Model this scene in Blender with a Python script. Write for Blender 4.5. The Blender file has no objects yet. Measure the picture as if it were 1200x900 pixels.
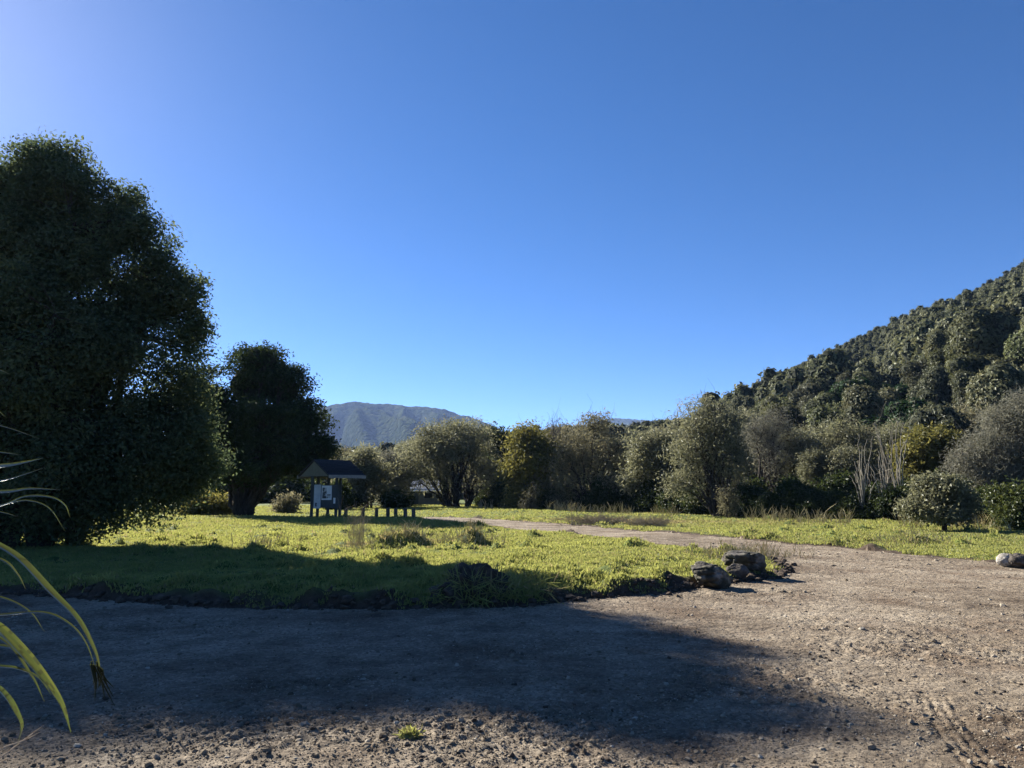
import bpy, math, random
import numpy as np

random.seed(5)
F_PX = 873.0                      # focal length of the photograph in its own 1200 px frame
PITCH = math.radians(7.96)
EYE = 1.6
SUN_AZ, SUN_EL = math.radians(-44.5), math.radians(28.1)
scene = bpy.context.scene
COL = scene.collection


# ------------------------------------------------------------------ noise
def _hash(ix, iy, seed):
    ix = ix.astype(np.int64).astype(np.uint64); iy = iy.astype(np.int64).astype(np.uint64)
    h = ix * np.uint64(374761393) + iy * np.uint64(668265263) + np.uint64(seed * 1442695041 + 12345)
    h = (h ^ (h >> np.uint64(13))) * np.uint64(1274126177)
    h = h ^ (h >> np.uint64(16))
    return (h & np.uint64(0xffff)).astype(np.float64) / 65535.0


def vnoise(x, y, seed=0):
    x = np.asarray(x, float); y = np.asarray(y, float)
    xi, yi = np.floor(x), np.floor(y)
    fx, fy = x - xi, y - yi
    u = fx * fx * fx * (fx * (fx * 6 - 15) + 10); v = fy * fy * fy * (fy * (fy * 6 - 15) + 10)
    a, b = _hash(xi, yi, seed), _hash(xi + 1, yi, seed)
    c, d = _hash(xi, yi + 1, seed), _hash(xi + 1, yi + 1, seed)
    return ((a + (b - a) * u) + ((c + (d - c) * u) - (a + (b - a) * u)) * v) * 2 - 1


def fbm(x, y, seed=0, octs=4, gain=.5):
    s = 0; a = 1; t = 0
    for k in range(octs):
        c, sn = math.cos(k * 1.3), math.sin(k * 1.3)
        s = s + a * vnoise((x * c - y * sn) * 2 ** k + 17.3 * k, (x * sn + y * c) * 2 ** k - 9.1 * k, seed + k)
        t += a; a *= gain
    return s / t


def sstep(t):
    t = np.clip(t, 0, 1)
    return t * t * (3 - 2 * t)


# ------------------------------------------------------------------ measuring the photograph
CP, SP = math.cos(PITCH), math.sin(PITCH)


def ray(px, py):
    u, v = (px - 600) / F_PX, (450 - py) / F_PX
    return u, CP - v * SP, v * CP + SP          # x, y(forward), z


def ground_at(px, py, z=0.0):
    x, y, up = ray(px, py)
    t = (z - EYE) / up
    return x * t, y * t


def at_depth(px, py, D):
    x, y, up = ray(px, py)
    t = D / y
    return x * t, D, EYE + up * t


# ------------------------------------------------------------------ mesh building
def mesh_from(name, V, F, mats=(), mi=None, tint=None, smooth=False):
    V = np.ascontiguousarray(V, dtype=np.float32); F = np.ascontiguousarray(F, dtype=np.int32)
    me = bpy.data.meshes.new(name)
    n, k = F.shape
    me.vertices.add(len(V)); me.vertices.foreach_set('co', V.ravel())
    me.loops.add(n * k); me.loops.foreach_set('vertex_index', F.ravel())
    me.polygons.add(n)
    me.polygons.foreach_set('loop_start', np.arange(0, n * k, k, dtype=np.int32))
    if mi is not None:
        me.polygons.foreach_set('material_index', np.ascontiguousarray(mi, dtype=np.int32))
    for m in mats:
        me.materials.append(m)
    me.update(calc_edges=True)
    me.polygons.foreach_set('use_smooth', np.full(n, bool(smooth)))
    if tint is not None:
        a = me.attributes.new('tint', 'FLOAT', 'FACE')
        a.data.foreach_set('value', np.ascontiguousarray(tint, dtype=np.float32))
    return me


def link(name, me, parent=None, loc=None):
    o = bpy.data.objects.new(name, me); COL.objects.link(o)
    if parent is not None: o.parent = parent
    if loc is not None: o.location = loc
    return o


def tag(o, label=None, cat=None, group=None, kind=None):
    if label: o['label'] = label
    if cat: o['category'] = cat
    if group: o['group'] = group
    if kind: o['kind'] = kind
    return o


def thing(name, label, cat, loc, group=None, rz=0):
    o = link(name, None, loc=loc); o.rotation_euler = (0, 0, rz)
    o.empty_display_size = .3
    return tag(o, label, cat, group)


class Geo:
    """collects quads (triangles are stored as quads with their own list)"""
    def __init__(s): s.V = []; s.F = []; s.T = []; s.M = []; s.n = 0
    def add(s, V, F, tint=None, mi=0):
        F = np.asarray(F)
        s.V.append(np.asarray(V, float)); s.F.append(F + s.n); s.n += len(V)
        s.T.append(np.zeros(len(F)) if tint is None else np.broadcast_to(tint, (len(F),)))
        s.M.append(np.full(len(F), mi))
        return s
    def mesh(s, name, mats, smooth=False):
        return mesh_from(name, np.vstack(s.V), np.vstack(s.F), mats, np.concatenate(s.M), np.concatenate(s.T), smooth)


BOXF = np.array([[0, 3, 2, 1], [4, 5, 6, 7], [0, 1, 5, 4], [1, 2, 6, 5], [2, 3, 7, 6], [3, 0, 4, 7]])


def box(cx, cy, cz, sx, sy, sz, rz=0.0, taper=1.0):
    v = np.array([[-1, -1, -1], [1, -1, -1], [1, 1, -1], [-1, 1, -1], [-1, -1, 1], [1, -1, 1], [1, 1, 1], [-1, 1, 1]], float) * .5
    v[4:, :2] *= taper
    v = v * [sx, sy, sz]
    c, s = math.cos(rz), math.sin(rz)
    v[:, :2] = v[:, :2] @ np.array([[c, s], [-s, c]])
    return v + [cx, cy, cz], BOXF


def prism(pts, thick):
    """a planar polygon (4 points, world) thickened along its normal"""
    p = np.array(pts, float)
    nrm = np.cross(p[1] - p[0], p[2] - p[0]); nrm /= np.linalg.norm(nrm)
    return np.vstack([p, p + nrm * thick]), BOXF


def tubes(P, R, sides=5, caps=False):
    """P (N,K,3) polylines, R (N,K) radii -> verts, quads"""
    P = np.asarray(P, float); R = np.asarray(R, float)
    N, K, _ = P.shape
    T = np.gradient(P, axis=1)
    T /= np.linalg.norm(T, axis=2, keepdims=True) + 1e-9
    ref = np.where(np.abs(T[:, :1, 2:3]) > .9, np.array([1., 0, 0]), np.array([0, 0, 1.]))
    ref = np.broadcast_to(ref, T.shape)
    A = np.cross(T, ref); A /= np.linalg.norm(A, axis=2, keepdims=True) + 1e-9
    B = np.cross(T, A)
    th = np.arange(sides) * 2 * math.pi / sides
    V = (P[:, :, None, :] + R[:, :, None, None] * (A[:, :, None, :] * np.cos(th)[None, None, :, None] + B[:, :, None, :] * np.sin(th)[None, None, :, None]))
    idx = np.arange(N * K * sides).reshape(N, K, sides)
    a = idx[:, :-1, :]; b = np.roll(a, -1, axis=2); c = idx[:, 1:, :]; d = np.roll(c, -1, axis=2)
    Fq = np.stack([a, b, d, c], -1).reshape(-1, 4)
    return V.reshape(-1, 3), Fq


def leaves(C, bias, L, W, rng, rnd=1.0, droop=0.0, tint=None, fold=.18):
    """diamond leaves at C; normals = bias + random"""
    n = len(C)
    nr = bias + rng.normal(size=(n, 3)) * rnd
    nr /= np.linalg.norm(nr, axis=1, keepdims=True) + 1e-9
    t = rng.normal(size=(n, 3)); t[:, 2] -= droop
    t -= nr * np.sum(t * nr, axis=1, keepdims=True)
    t /= np.linalg.norm(t, axis=1, keepdims=True) + 1e-9
    b = np.cross(nr, t)
    s = rng.uniform(.65, 1.25, (n, 1))
    L = L * s; W = W * s
    v0 = C; v1 = C + t * L * .45 + b * W * .5 + nr * W * fold; v2 = C + t * L; v3 = C + t * L * .45 - b * W * .5 + nr * W * fold
    V = np.stack([v0, v1, v2, v3], 1).reshape(-1, 3)
    Fq = np.arange(4 * n).reshape(n, 4)
    return V, Fq, (np.zeros(n) if tint is None else tint)


# ------------------------------------------------------------------ materials
def new_mat(name):
    m = bpy.data.materials.new(name); m.use_nodes = True
    nt = m.node_tree; nt.nodes.clear()
    return m, nt, nt.nodes.new, nt.links.new


def ramp_node(nt, stops):
    r = nt.nodes.new('ShaderNodeValToRGB')
    e = r.color_ramp.elements
    while len(e) < len(stops): e.new(.5)
    for x, (p, c) in zip(e, stops):
        x.position = p; x.color = (*c, 1)
    return r


def leaf_mat(name, c0, c1, c2, trans=.45, gloss=.10, rough=.45, vary=0.0):
    """c0..c1..c2 chosen by the per-face tint (-1..1)"""
    m, nt, N, Lk = new_mat(name)
    at = N('ShaderNodeAttribute'); at.attribute_name = 'tint'; at.attribute_type = 'GEOMETRY'
    mr = N('ShaderNodeMapRange'); mr.inputs[1].default_value = -1; mr.inputs[2].default_value = 1
    Lk(at.outputs['Fac'], mr.inputs[0])
    r = ramp_node(nt, [(0, c0), (.5, c1), (1, c2)]); Lk(mr.outputs[0], r.inputs[0])
    d = N('ShaderNodeBsdfDiffuse'); t = N('ShaderNodeBsdfTranslucent'); g = N('ShaderNodeBsdfGlossy')
    g.inputs['Roughness'].default_value = rough
    g.inputs['Color'].default_value = (.5, .52, .5, 1)
    hs = N('ShaderNodeHueSaturation'); hs.inputs['Hue'].default_value = .485; hs.inputs['Saturation'].default_value = 1.15; hs.inputs['Value'].default_value = 1.15
    src = r.outputs[0]
    if vary:                            # every tree of the wood has its own shade of green
        oi = N('ShaderNodeObjectInfo'); hv_ = N('ShaderNodeHueSaturation')
        for sock, lo_v, hi_v, k in (('Hue', .485, .52, 1.0), ('Value', 1 - vary, 1 + vary, 7.3), ('Saturation', .7, 1.1, 3.1)):
            mm = N('ShaderNodeMath'); mm.operation = 'MULTIPLY'; mm.inputs[1].default_value = k; Lk(oi.outputs['Random'], mm.inputs[0])
            fr_ = N('ShaderNodeMath'); fr_.operation = 'FRACT'; Lk(mm.outputs[0], fr_.inputs[0])
            mp_ = N('ShaderNodeMapRange'); mp_.inputs[3].default_value = lo_v; mp_.inputs[4].default_value = hi_v; Lk(fr_.outputs[0], mp_.inputs[0]); Lk(mp_.outputs[0], hv_.inputs[sock])
        Lk(src, hv_.inputs['Color']); src = hv_.outputs[0]
    Lk(src, d.inputs[0]); Lk(src, hs.inputs['Color']); Lk(hs.outputs[0], t.inputs[0])
    mx = N('ShaderNodeMixShader'); mx.inputs[0].default_value = trans
    Lk(d.outputs[0], mx.inputs[1]); Lk(t.outputs[0], mx.inputs[2])
    fr = N('ShaderNodeFresnel'); fr.inputs[0].default_value = 1.4
    mu = N('ShaderNodeMath'); mu.operation = 'MULTIPLY'; mu.inputs[1].default_value = gloss * .45
    Lk(fr.outputs[0], mu.inputs[0])
    mx2 = N('ShaderNodeMixShader'); Lk(mu.outputs[0], mx2.inputs[0])
    Lk(mx.outputs[0], mx2.inputs[1]); Lk(g.outputs[0], mx2.inputs[2])
    o = N('ShaderNodeOutputMaterial'); Lk(mx2.outputs[0], o.inputs[0])
    return m


def rough_mat(name, stops, scale=8, rough=.9, bump=.3, dist=.02, detail=6, stretch=(1, 1, 1), spec=.25, scale2=None, stops2=None):
    m, nt, N, Lk = new_mat(name)
    tc = N('ShaderNodeTexCoord'); mp = N('ShaderNodeMapping'); mp.inputs['Scale'].default_value = stretch
    Lk(tc.outputs['Object'], mp.inputs[0])
    nz = N('ShaderNodeTexNoise'); nz.inputs['Scale'].default_value = scale; nz.inputs['Detail'].default_value = detail
    nz.inputs['Roughness'].default_value = .62
    Lk(mp.outputs[0], nz.inputs[0])
    r = ramp_node(nt, stops); Lk(nz.outputs[0], r.inputs[0])
    p = N('ShaderNodeBsdfPrincipled'); p.inputs['Roughness'].default_value = rough; p.inputs['Specular IOR Level'].default_value = spec
    col = r.outputs[0]
    if stops2:
        n2 = N('ShaderNodeTexNoise'); n2.inputs['Scale'].default_value = scale2; n2.inputs['Detail'].default_value = 4
        Lk(mp.outputs[0], n2.inputs[0])
        r2 = ramp_node(nt, stops2); Lk(n2.outputs[0], r2.inputs[0])
        mx = N('ShaderNodeMix'); mx.data_type = 'RGBA'; mx.blend_type = 'MULTIPLY'; mx.inputs[0].default_value = 1
        Lk(col, mx.inputs[6]); Lk(r2.outputs[0], mx.inputs[7]); col = mx.outputs[2]
    Lk(col, p.inputs['Base Color'])
    b = N('ShaderNodeBump'); b.inputs['Strength'].default_value = bump; b.inputs['Distance'].default_value = dist
    Lk(nz.outputs[0], b.inputs['Height']); Lk(b.outputs[0], p.inputs['Normal'])
    o = N('ShaderNodeOutputMaterial'); Lk(p.outputs[0], o.inputs[0])
    return m


def gravel_mat():
    m, nt, N, Lk = new_mat('gravel_and_dirt')
    tc = N('ShaderNodeTexCoord')
    def noise(scale, detail, rough=.6):
        n = N('ShaderNodeTexNoise'); n.inputs['Scale'].default_value = scale; n.inputs['Detail'].default_value = detail
        n.inputs['Roughness'].default_value = rough; Lk(tc.outputs['Object'], n.inputs[0]); return n
    big = noise(.32, 6, .6); mid = noise(2.2, 8, .68); fine = noise(38, 6, .75)
    vo = N('ShaderNodeTexVoronoi'); vo.inputs['Scale'].default_value = 34; Lk(tc.outputs['Object'], vo.inputs[0])
    vo2 = N('ShaderNodeTexVoronoi'); vo2.inputs['Scale'].default_value = 11; Lk(tc.outputs['Object'], vo2.inputs[0])
    r1 = ramp_node(nt, [(.36, (.100, .079, .056)), (.47, (.206, .174, .132)), (.60, (.305, .269, .214))])
    ad = N('ShaderNodeMath'); ad.operation = 'MULTIPLY_ADD'; ad.inputs[1].default_value = .55
    Lk(mid.outputs[0], ad.inputs[0])
    s2 = N('ShaderNodeMath'); s2.operation = 'MULTIPLY'; s2.inputs[1].default_value = .45; Lk(big.outputs[0], s2.inputs[0]); Lk(s2.outputs[0], ad.inputs[2])
    Lk(ad.outputs[0], r1.inputs[0])
    r2 = ramp_node(nt, [(0, (.45, .42, .40)), (.45, (.95, .93, .90)), (.8, (1.15, 1.12, 1.08)), (1, (1.9, 1.85, 1.75))])
    Lk(vo.outputs['Color'], r2.inputs[0])
    mx = N('ShaderNodeMix'); mx.data_type = 'RGBA'; mx.blend_type = 'MULTIPLY'; mx.inputs[0].default_value = .85
    Lk(r1.outputs[0], mx.inputs[6]); Lk(r2.outputs[0], mx.inputs[7])
    r3 = ramp_node(nt, [(.3, (.62, .6, .58)), (.52, (1, 1, 1)), (.75, (1.2, 1.18, 1.15))]); Lk(fine.outputs[0], r3.inputs[0])
    mx2 = N('ShaderNodeMix'); mx2.data_type = 'RGBA'; mx2.blend_type = 'MULTIPLY'; mx2.inputs[0].default_value = .9
    Lk(mx.outputs[2], mx2.inputs[6]); Lk(r3.outputs[0], mx2.inputs[7])
    br = noise(.75, 7, .66); r4 = ramp_node(nt, [(.36, (.60, .52, .46)), (.5, (.95, .92, .89)), (.62, (1.12, 1.10, 1.06))]); Lk(br.outputs[0], r4.inputs[0])
    mx3 = N('ShaderNodeMix'); mx3.data_type = 'RGBA'; mx3.blend_type = 'MULTIPLY'; mx3.inputs[0].default_value = 1
    Lk(mx2.outputs[2], mx3.inputs[6]); Lk(r4.outputs[0], mx3.inputs[7]); mx2 = mx3
    p = N('ShaderNodeBsdfPrincipled'); p.inputs['Roughness'].default_value = .92; p.inputs['Specular IOR Level'].default_value = .2
    Lk(mx2.outputs[2], p.inputs['Base Color'])
    b1 = N('ShaderNodeBump'); b1.inputs['Strength'].default_value = .7; b1.inputs['Distance'].default_value = .02
    b1.invert = True
    Lk(vo.outputs['Distance'], b1.inputs['Height'])
    b2 = N('ShaderNodeBump'); b2.inputs['Strength'].default_value = .8; b2.inputs['Distance'].default_value = .035
    Lk(fine.outputs[0], b2.inputs['Height']); Lk(b1.outputs[0], b2.inputs['Normal'])
    b3 = N('ShaderNodeBump'); b3.inputs['Strength'].default_value = .5; b3.inputs['Distance'].default_value = .05; b3.invert = True
    Lk(vo2.outputs['Distance'], b3.inputs['Height']); Lk(b2.outputs[0], b3.inputs['Normal'])
    Lk(b3.outputs[0], p.inputs['Normal'])
    o = N('ShaderNodeOutputMaterial'); Lk(p.outputs[0], o.inputs[0])
    return m


def field_mat():
    """turf between the blades; the 'soil' attribute bares the earth along the cut edge"""
    m, nt, N, Lk = new_mat('turf_and_soil')
    tc = N('ShaderNodeTexCoord')
    n1 = N('ShaderNodeTexNoise'); n1.inputs['Scale'].default_value = 1.6; n1.inputs['Detail'].default_value = 8; n1.inputs['Roughness'].default_value = .7
    Lk(tc.outputs['Object'], n1.inputs[0])
    r = ramp_node(nt, [(.3, (.040, .050, .014)), (.5, (.080, .110, .024)), (.62, (.125, .150, .035)), (.75, (.17, .15, .07))]); Lk(n1.outputs[0], r.inputs[0])
    n2 = N('ShaderNodeTexNoise'); n2.inputs['Scale'].default_value = 9; n2.inputs['Detail'].default_value = 8; n2.inputs['Roughness'].default_value = .7
    Lk(tc.outputs['Object'], n2.inputs[0])
    r2 = ramp_node(nt, [(.3, (.028, .019, .013)), (.6, (.075, .054, .038)), (.8, (.14, .11, .08))]); Lk(n2.outputs[0], r2.inputs[0])
    at = N('ShaderNodeAttribute'); at.attribute_name = 'soil'
    mx = N('ShaderNodeMix'); mx.data_type = 'RGBA'; Lk(at.outputs['Fac'], mx.inputs[0]); Lk(r.outputs[0], mx.inputs[6]); Lk(r2.outputs[0], mx.inputs[7])
    p = N('ShaderNodeBsdfPrincipled'); p.inputs['Roughness'].default_value = .95; p.inputs['Specular IOR Level'].default_value = .15
    Lk(mx.outputs[2], p.inputs['Base Color'])
    b = N('ShaderNodeBump'); b.inputs['Strength'].default_value = .8; b.inputs['Distance'].default_value = .06
    Lk(n2.outputs[0], b.inputs['Height']); Lk(b.outputs[0], p.inputs['Normal'])
    o = N('ShaderNodeOutputMaterial'); Lk(p.outputs[0], o.inputs[0])
    return m


M = {}
M['gravel'] = gravel_mat()
M['field'] = field_mat()
M['grass'] = leaf_mat('grass_blades', (.28, .24, .13), (.215, .24, .085), (.325, .34, .125), trans=.5, gloss=.05)
M['broadleaf'] = leaf_mat('dense_broadleaf', (.055, .076, .043), (.092, .124, .066), (.14, .16, .075), trans=.40, gloss=.10)
M['totara'] = leaf_mat('dark_needle_sprays', (.020, .032, .017), (.036, .054, .025), (.062, .078, .03), trans=.30, gloss=.07)
M['willow'] = leaf_mat('grey_green_willow', (.095, .099, .060), (.160, .166, .103), (.230, .230, .150), trans=.5, gloss=.10)
M['olive'] = leaf_mat('brown_olive_leaves', (.095, .092, .058), (.16, .155, .097), (.225, .215, .128), trans=.42, gloss=.06)
M['yellow'] = leaf_mat('yellow_green_leaves', (.085, .085, .030), (.145, .145, .052), (.22, .21, .075), trans=.5, gloss=.06)
M['twiggy'] = leaf_mat('grey_winter_twigs', (.120, .122, .090), (.185, .184, .140), (.255, .252, .200), trans=.35, gloss=.03)
M['bush'] = leaf_mat('dark_bush_leaves', (.022, .034, .014), (.045, .062, .024), (.085, .100, .036), trans=.4, gloss=.10)
M['hilltree'] = leaf_mat('hillside_leaves', (.058, .066, .034), (.110, .118, .056), (.165, .165, .08), trans=.30, gloss=.06, vary=.48)
M['pine'] = leaf_mat('blue_green_leaves', (.018, .040, .018), (.034, .064, .028), (.055, .085, .036), trans=.25, gloss=.05)
M['drystalk'] = leaf_mat('dry_stalks', (.29, .26, .14), (.44, .40, .24), (.56, .52, .35), trans=.3, gloss=.03)
M['brush'] = leaf_mat('cut_brush', (.21, .185, .135), (.31, .275, .21), (.41, .375, .30), trans=.35, gloss=.03)
M['bark'] = rough_mat('bark', [(.3, (.020, .016, .013)), (.6, (.055, .045, .036)), (.8, (.10, .085, .07))], scale=9, bump=.8, dist=.03, stretch=(1, 1, .25))
M['bark_pale'] = rough_mat('bleached_bark', [(.3, (.13, .118, .09)), (.6, (.23, .21, .165)), (.8, (.32, .30, .24))], scale=6, bump=.4, stretch=(1, 1, .25))
M['bark_grey'] = rough_mat('grey_bark', [(.3, (.06, .05, .042)), (.6, (.12, .105, .09)), (.8, (.2, .18, .155))], scale=7, bump=.5, stretch=(1, 1, .25))
M['core'] = rough_mat('light_blocking_core', [(.3, (.014, .018, .009)), (.7, (.03, .036, .015))], scale=3)  # for dark blobs added inside crowns to block light
M['rock'] = rough_mat('grey_rock', [(.28, (.022, .020, .018)), (.5, (.075, .068, .06)), (.72, (.22, .20, .18))], scale=5, bump=.9, dist=.05, detail=10,
                      scale2=2.3, stops2=[(.4, (1, 1, 1)), (.55, (.6, .62, .45)), (.66, (1.9, 1.85, 1.7))])
M['rock_pale'] = rough_mat('pale_rock', [(.28, (.15, .135, .115)), (.5, (.28, .26, .225)), (.72, (.42, .40, .36))], scale=6, bump=.6, dist=.03, detail=10)
M['rock_dark'] = rough_mat('dark_rock', [(.28, (.03, .026, .022)), (.5, (.07, .06, .05)), (.72, (.15, .135, .115))], scale=6, bump=.6, dist=.03, detail=10)
M['soil'] = rough_mat('dark_soil', [(.3, (.030, .021, .014)), (.55, (.072, .052, .036)), (.8, (.15, .115, .085))], scale=8, bump=.9, dist=.05, detail=10)
M['pebble'] = leaf_mat('pebbles', (.09, .07, .048), (.20, .168, .125), (.40, .36, .29), trans=0, gloss=.05)
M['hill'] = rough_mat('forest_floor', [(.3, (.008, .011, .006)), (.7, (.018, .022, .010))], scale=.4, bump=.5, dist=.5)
M['wood_green'] = rough_mat('painted_timber', [(.3, (.045, .055, .055)), (.7, (.075, .088, .088))], scale=5, rough=.7, bump=.15, stretch=(1, 1, .15))
M['wood_dark'] = rough_mat('weathered_posts', [(.3, (.045, .042, .036)), (.7, (.12, .11, .095))], scale=12, rough=.85, bump=.5, stretch=(1, 1, .12))
M['roofing'] = rough_mat('roof_shingles', [(.3, (.014, .014, .015)), (.7, (.034, .034, .036))], scale=14, rough=.75, bump=.5)
M['fascia'] = rough_mat('pale_fascia_boards', [(.3, (.19, .19, .175)), (.7, (.27, .27, .25))], scale=9, rough=.7, bump=.1)
M['gable'] = rough_mat('olive_gable_boards', [(.3, (.10, .10, .072)), (.7, (.145, .145, .108))], scale=9, rough=.8, bump=.15, stretch=(1, 1, .2))
M['paper'] = rough_mat('white_paper', [(.3, (.66, .67, .66)), (.7, (.76, .77, .76))], scale=4, rough=.6, bump=.02)
M['paper_grey'] = rough_mat('grey_notice', [(.3, (.42, .44, .44)), (.7, (.56, .58, .57))], scale=6, rough=.6, bump=.02)
M['poster'] = rough_mat('dark_printed_picture', [(.35, (.035, .04, .045)), (.5, (.11, .12, .12)), (.58, (.5, .5, .48))], scale=4, rough=.5, bump=.0, detail=2)
M['house_wall'] = rough_mat('shed_wall', [(.3, (.15, .15, .125)), (.7, (.21, .21, .18))], scale=3, rough=.8, bump=.1)
M['house_roof'] = rough_mat('shed_roof_iron', [(.3, (.42, .43, .44)), (.7, (.55, .56, .57))], scale=3, rough=.5, bump=.1)
M['window'] = rough_mat('dark_window', [(.3, (.02, .024, .028)), (.7, (.035, .04, .045))], scale=2, rough=.12, bump=0, spec=.6)
M['flax'] = leaf_mat('flax_leaf', (.040, .046, .020), (.050, .068, .025), (.125, .135, .040), trans=.45, gloss=1.0, rough=.3)
M['flax_dead'] = leaf_mat('dead_flax_leaf', (.20, .15, .09), (.34, .29, .21), (.45, .40, .32), trans=.3, gloss=.10)


def mountain_mat():
    m, nt, N, Lk = new_mat('forested_mountain')
    tc = N('ShaderNodeTexCoord')
    n1 = N('ShaderNodeTexNoise'); n1.inputs['Scale'].default_value = .012; n1.inputs['Detail'].default_value = 10; n1.inputs['Roughness'].default_value = .7
    Lk(tc.outputs['Object'], n1.inputs[0])
    r = ramp_node(nt, [(.35, (.016, .024, .012)), (.55, (.032, .040, .018)), (.75, (.055, .056, .028))]); Lk(n1.outputs[0], r.inputs[0])
    vo = N('ShaderNodeTexVoronoi'); vo.inputs['Scale'].default_value = .07; Lk(tc.outputs['Object'], vo.inputs[0])
    p = N('ShaderNodeBsdfPrincipled'); p.inputs['Roughness'].default_value = 1; p.inputs['Specular IOR Level'].default_value = 0
    Lk(r.outputs[0], p.inputs['Base Color'])
    b = N('ShaderNodeBump'); b.inputs['Strength'].default_value = 1; b.inputs['Distance'].default_value = 11; b.invert = True
    Lk(vo.outputs['Distance'], b.inputs['Height']); Lk(b.outputs[0], p.inputs['Normal'])
    o = N('ShaderNodeOutputMaterial'); Lk(p.outputs[0], o.inputs[0])
    return m


M['mountain'] = mountain_mat()

# ------------------------------------------------------------------ the lie of the land
G = lambda px, py: ground_at(px, py)
near_edge = [G(*p) for p in [(0, 694), (60, 697), (150, 703), (300, 711), (420, 714), (520, 712), (600, 711), (660, 706), (720, 700), (790, 692),
                             (820, 688), (870, 682), (912, 676), (920, 664), (902, 653), (850, 647), (780, 639.5), (700, 630.5), (640, 623.5), (560, 615), (500, 610.5)]]
far_edge = [G(*p) for p in [(492, 606.5), (520, 606), (560, 607), (640, 612.5), (700, 617), (800, 626.5), (900, 634), (1000, 641), (1060, 648), (1160, 658), (1200, 663)]]
ROAD = np.array([(-60, 9.0), (-14, 11.4)] + near_edge + far_edge + [(14, 13.0), (25, 11), (60, 9), (60, -60), (-60, -60)])


def road_sd(x, y):
    """signed distance to the gravel's outline, positive on the grass"""
    x = np.asarray(x, float); y = np.asarray(y, float)
    d2 = np.full(x.shape, 1e9); ins = np.zeros(x.shape, bool)
    n = len(ROAD)
    for i in range(n):
        ax, ay = ROAD[i]; bx, by = ROAD[(i + 1) % n]
        ex, ey = bx - ax, by - ay
        t = np.clip(((x - ax) * ex + (y - ay) * ey) / (ex * ex + ey * ey), 0, 1)
        d2 = np.minimum(d2, (x - ax - t * ex) ** 2 + (y - ay - t * ey) ** 2)
        c = (ay > y) != (by > y)
        with np.errstate(divide='ignore', invalid='ignore'):
            xi = ax + (y - ay) * ex / (ey if ey else 1e-9)
        ins ^= c & (x < xi)
    d = np.sqrt(d2)
    return np.where(ins, -d, d)


HA = np.array([-180, -60, -40, -25, -12, -8, 0, 7, 13, 18.5, 25, 35.4, 48, 60, 90, 180.])
HH = np.array([4, 4, 4, 5, 6.5, 9.5, 14, 13, 13, 25, 43, 79, 106, 106, 30, 4.])
HD0 = np.array([150, 150, 130, 120, 110, 110, 108, 95, 76, 64, 58, 50, 46, 46, 80, 150.])
HD1 = np.array([300, 300, 260, 240, 230, 230, 230, 200, 185, 220, 280, 380, 440, 440, 400, 300.])


def hill(x, y):
    d = np.hypot(x, y); a = np.degrees(np.arctan2(x, y))
    w = 6 * fbm(x / 70, y / 70, 31, 3)
    H = np.interp(a, HA, HH); d0 = np.interp(a, HA, HD0); d1 = np.interp(a, HA, HD1)
    t = np.clip((d - d0 - w) / (d1 - d0), 0, 1)
    prof = .72 * np.sin(t * math.pi / 2) + .28 * sstep(t)
    h = H * prof
    gully = np.exp(-((a - 27.0 - 1.2 * np.sin(d / 40)) / 1.5) ** 2) * sstep((d - 66) / 30) * (1 - sstep((d - 150) / 80))
    h = h * (1 - .36 * gully)
    h = h * (1 + .10 * fbm(x / 45, y / 45, 33, 3))
    back = sstep((d - d1 * 1.15) / 900)
    return np.where(t > 0, h * (1 - .75 * back), 0)


rb = np.random.default_rng(11)
BUMPS = []
for k in range(420):
    px, py = rb.uniform(60, 1250), 600 + 112 * rb.uniform(0, 1) ** 1.4
    bx, by = ground_at(px, py)
    if 0 < by < 60: BUMPS.append((bx, by, rb.uniform(.04, .17) * (1.2 if by > 18 else .7), rb.uniform(.12, .30)))
BUMPS += [(*ground_at(460, 642), .30, .55), (*ground_at(483, 640), .34, .5), (*ground_at(550, 640), .28, .45), (*ground_at(678, 627), .3, .5), (*ground_at(1072, 637), .25, .5)]


def loose(x, y):
    """how broken and lumpy the loose ground is (0..1)"""
    f = sstep((fbm(x / 1.9, y / 1.3, 51, 4) + .12) / .5)
    near = np.exp(-(((x + .55) / 1.9) ** 2 + ((y - 5.3) / .9) ** 2)) + np.exp(-(((x - 4.2) / 2.2) ** 2 + ((y - 7.6) / .8) ** 2)) + .8 * np.exp(-(((x + 2.6) / 1.2) ** 2 + ((y - 5.2) / .8) ** 2))
    return np.clip(.5 * f + .3 * near, 0, .9)


TYRES = [np.array([G(1094, 818), G(1104, 838), G(1122, 864), G(1156, 905)]), np.array([G(972, 822), G(962, 842), G(948, 868)]), np.array([G(1172, 694), G(1150, 710), G(1105, 728), G(1040, 742)]), np.array([G(826, 842), G(818, 862), G(806, 888)]), np.array([G(884, 850), G(880, 872)])]


def tyre(x, y):
    h = np.zeros(x.shape)
    for kk, T in enumerate(TYRES):
        am = (.42, .25, .3, .22, .25)[kk]
        for i in range(len(T) - 1):
            ax, ay = T[i]; bx, by = T[i + 1]
            L = math.hypot(bx - ax, by - ay); ux, uy = (bx - ax) / L, (by - ay) / L
            s = (x - ax) * ux + (y - ay) * uy; q = -(x - ax) * uy + (y - ay) * ux
            m = (s >= 0) & (s < L) & (np.abs(q) < .13)
            lug = np.cos(q / .13 * math.pi * 4) * .9 + .35 * np.sign(np.sin(s * 2 * math.pi / .08 + np.abs(q) * 30))
            h = np.where(m, am * (-.012 + .013 * lug) * sstep((.13 - np.abs(q)) / .03), h)
    return h


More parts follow.
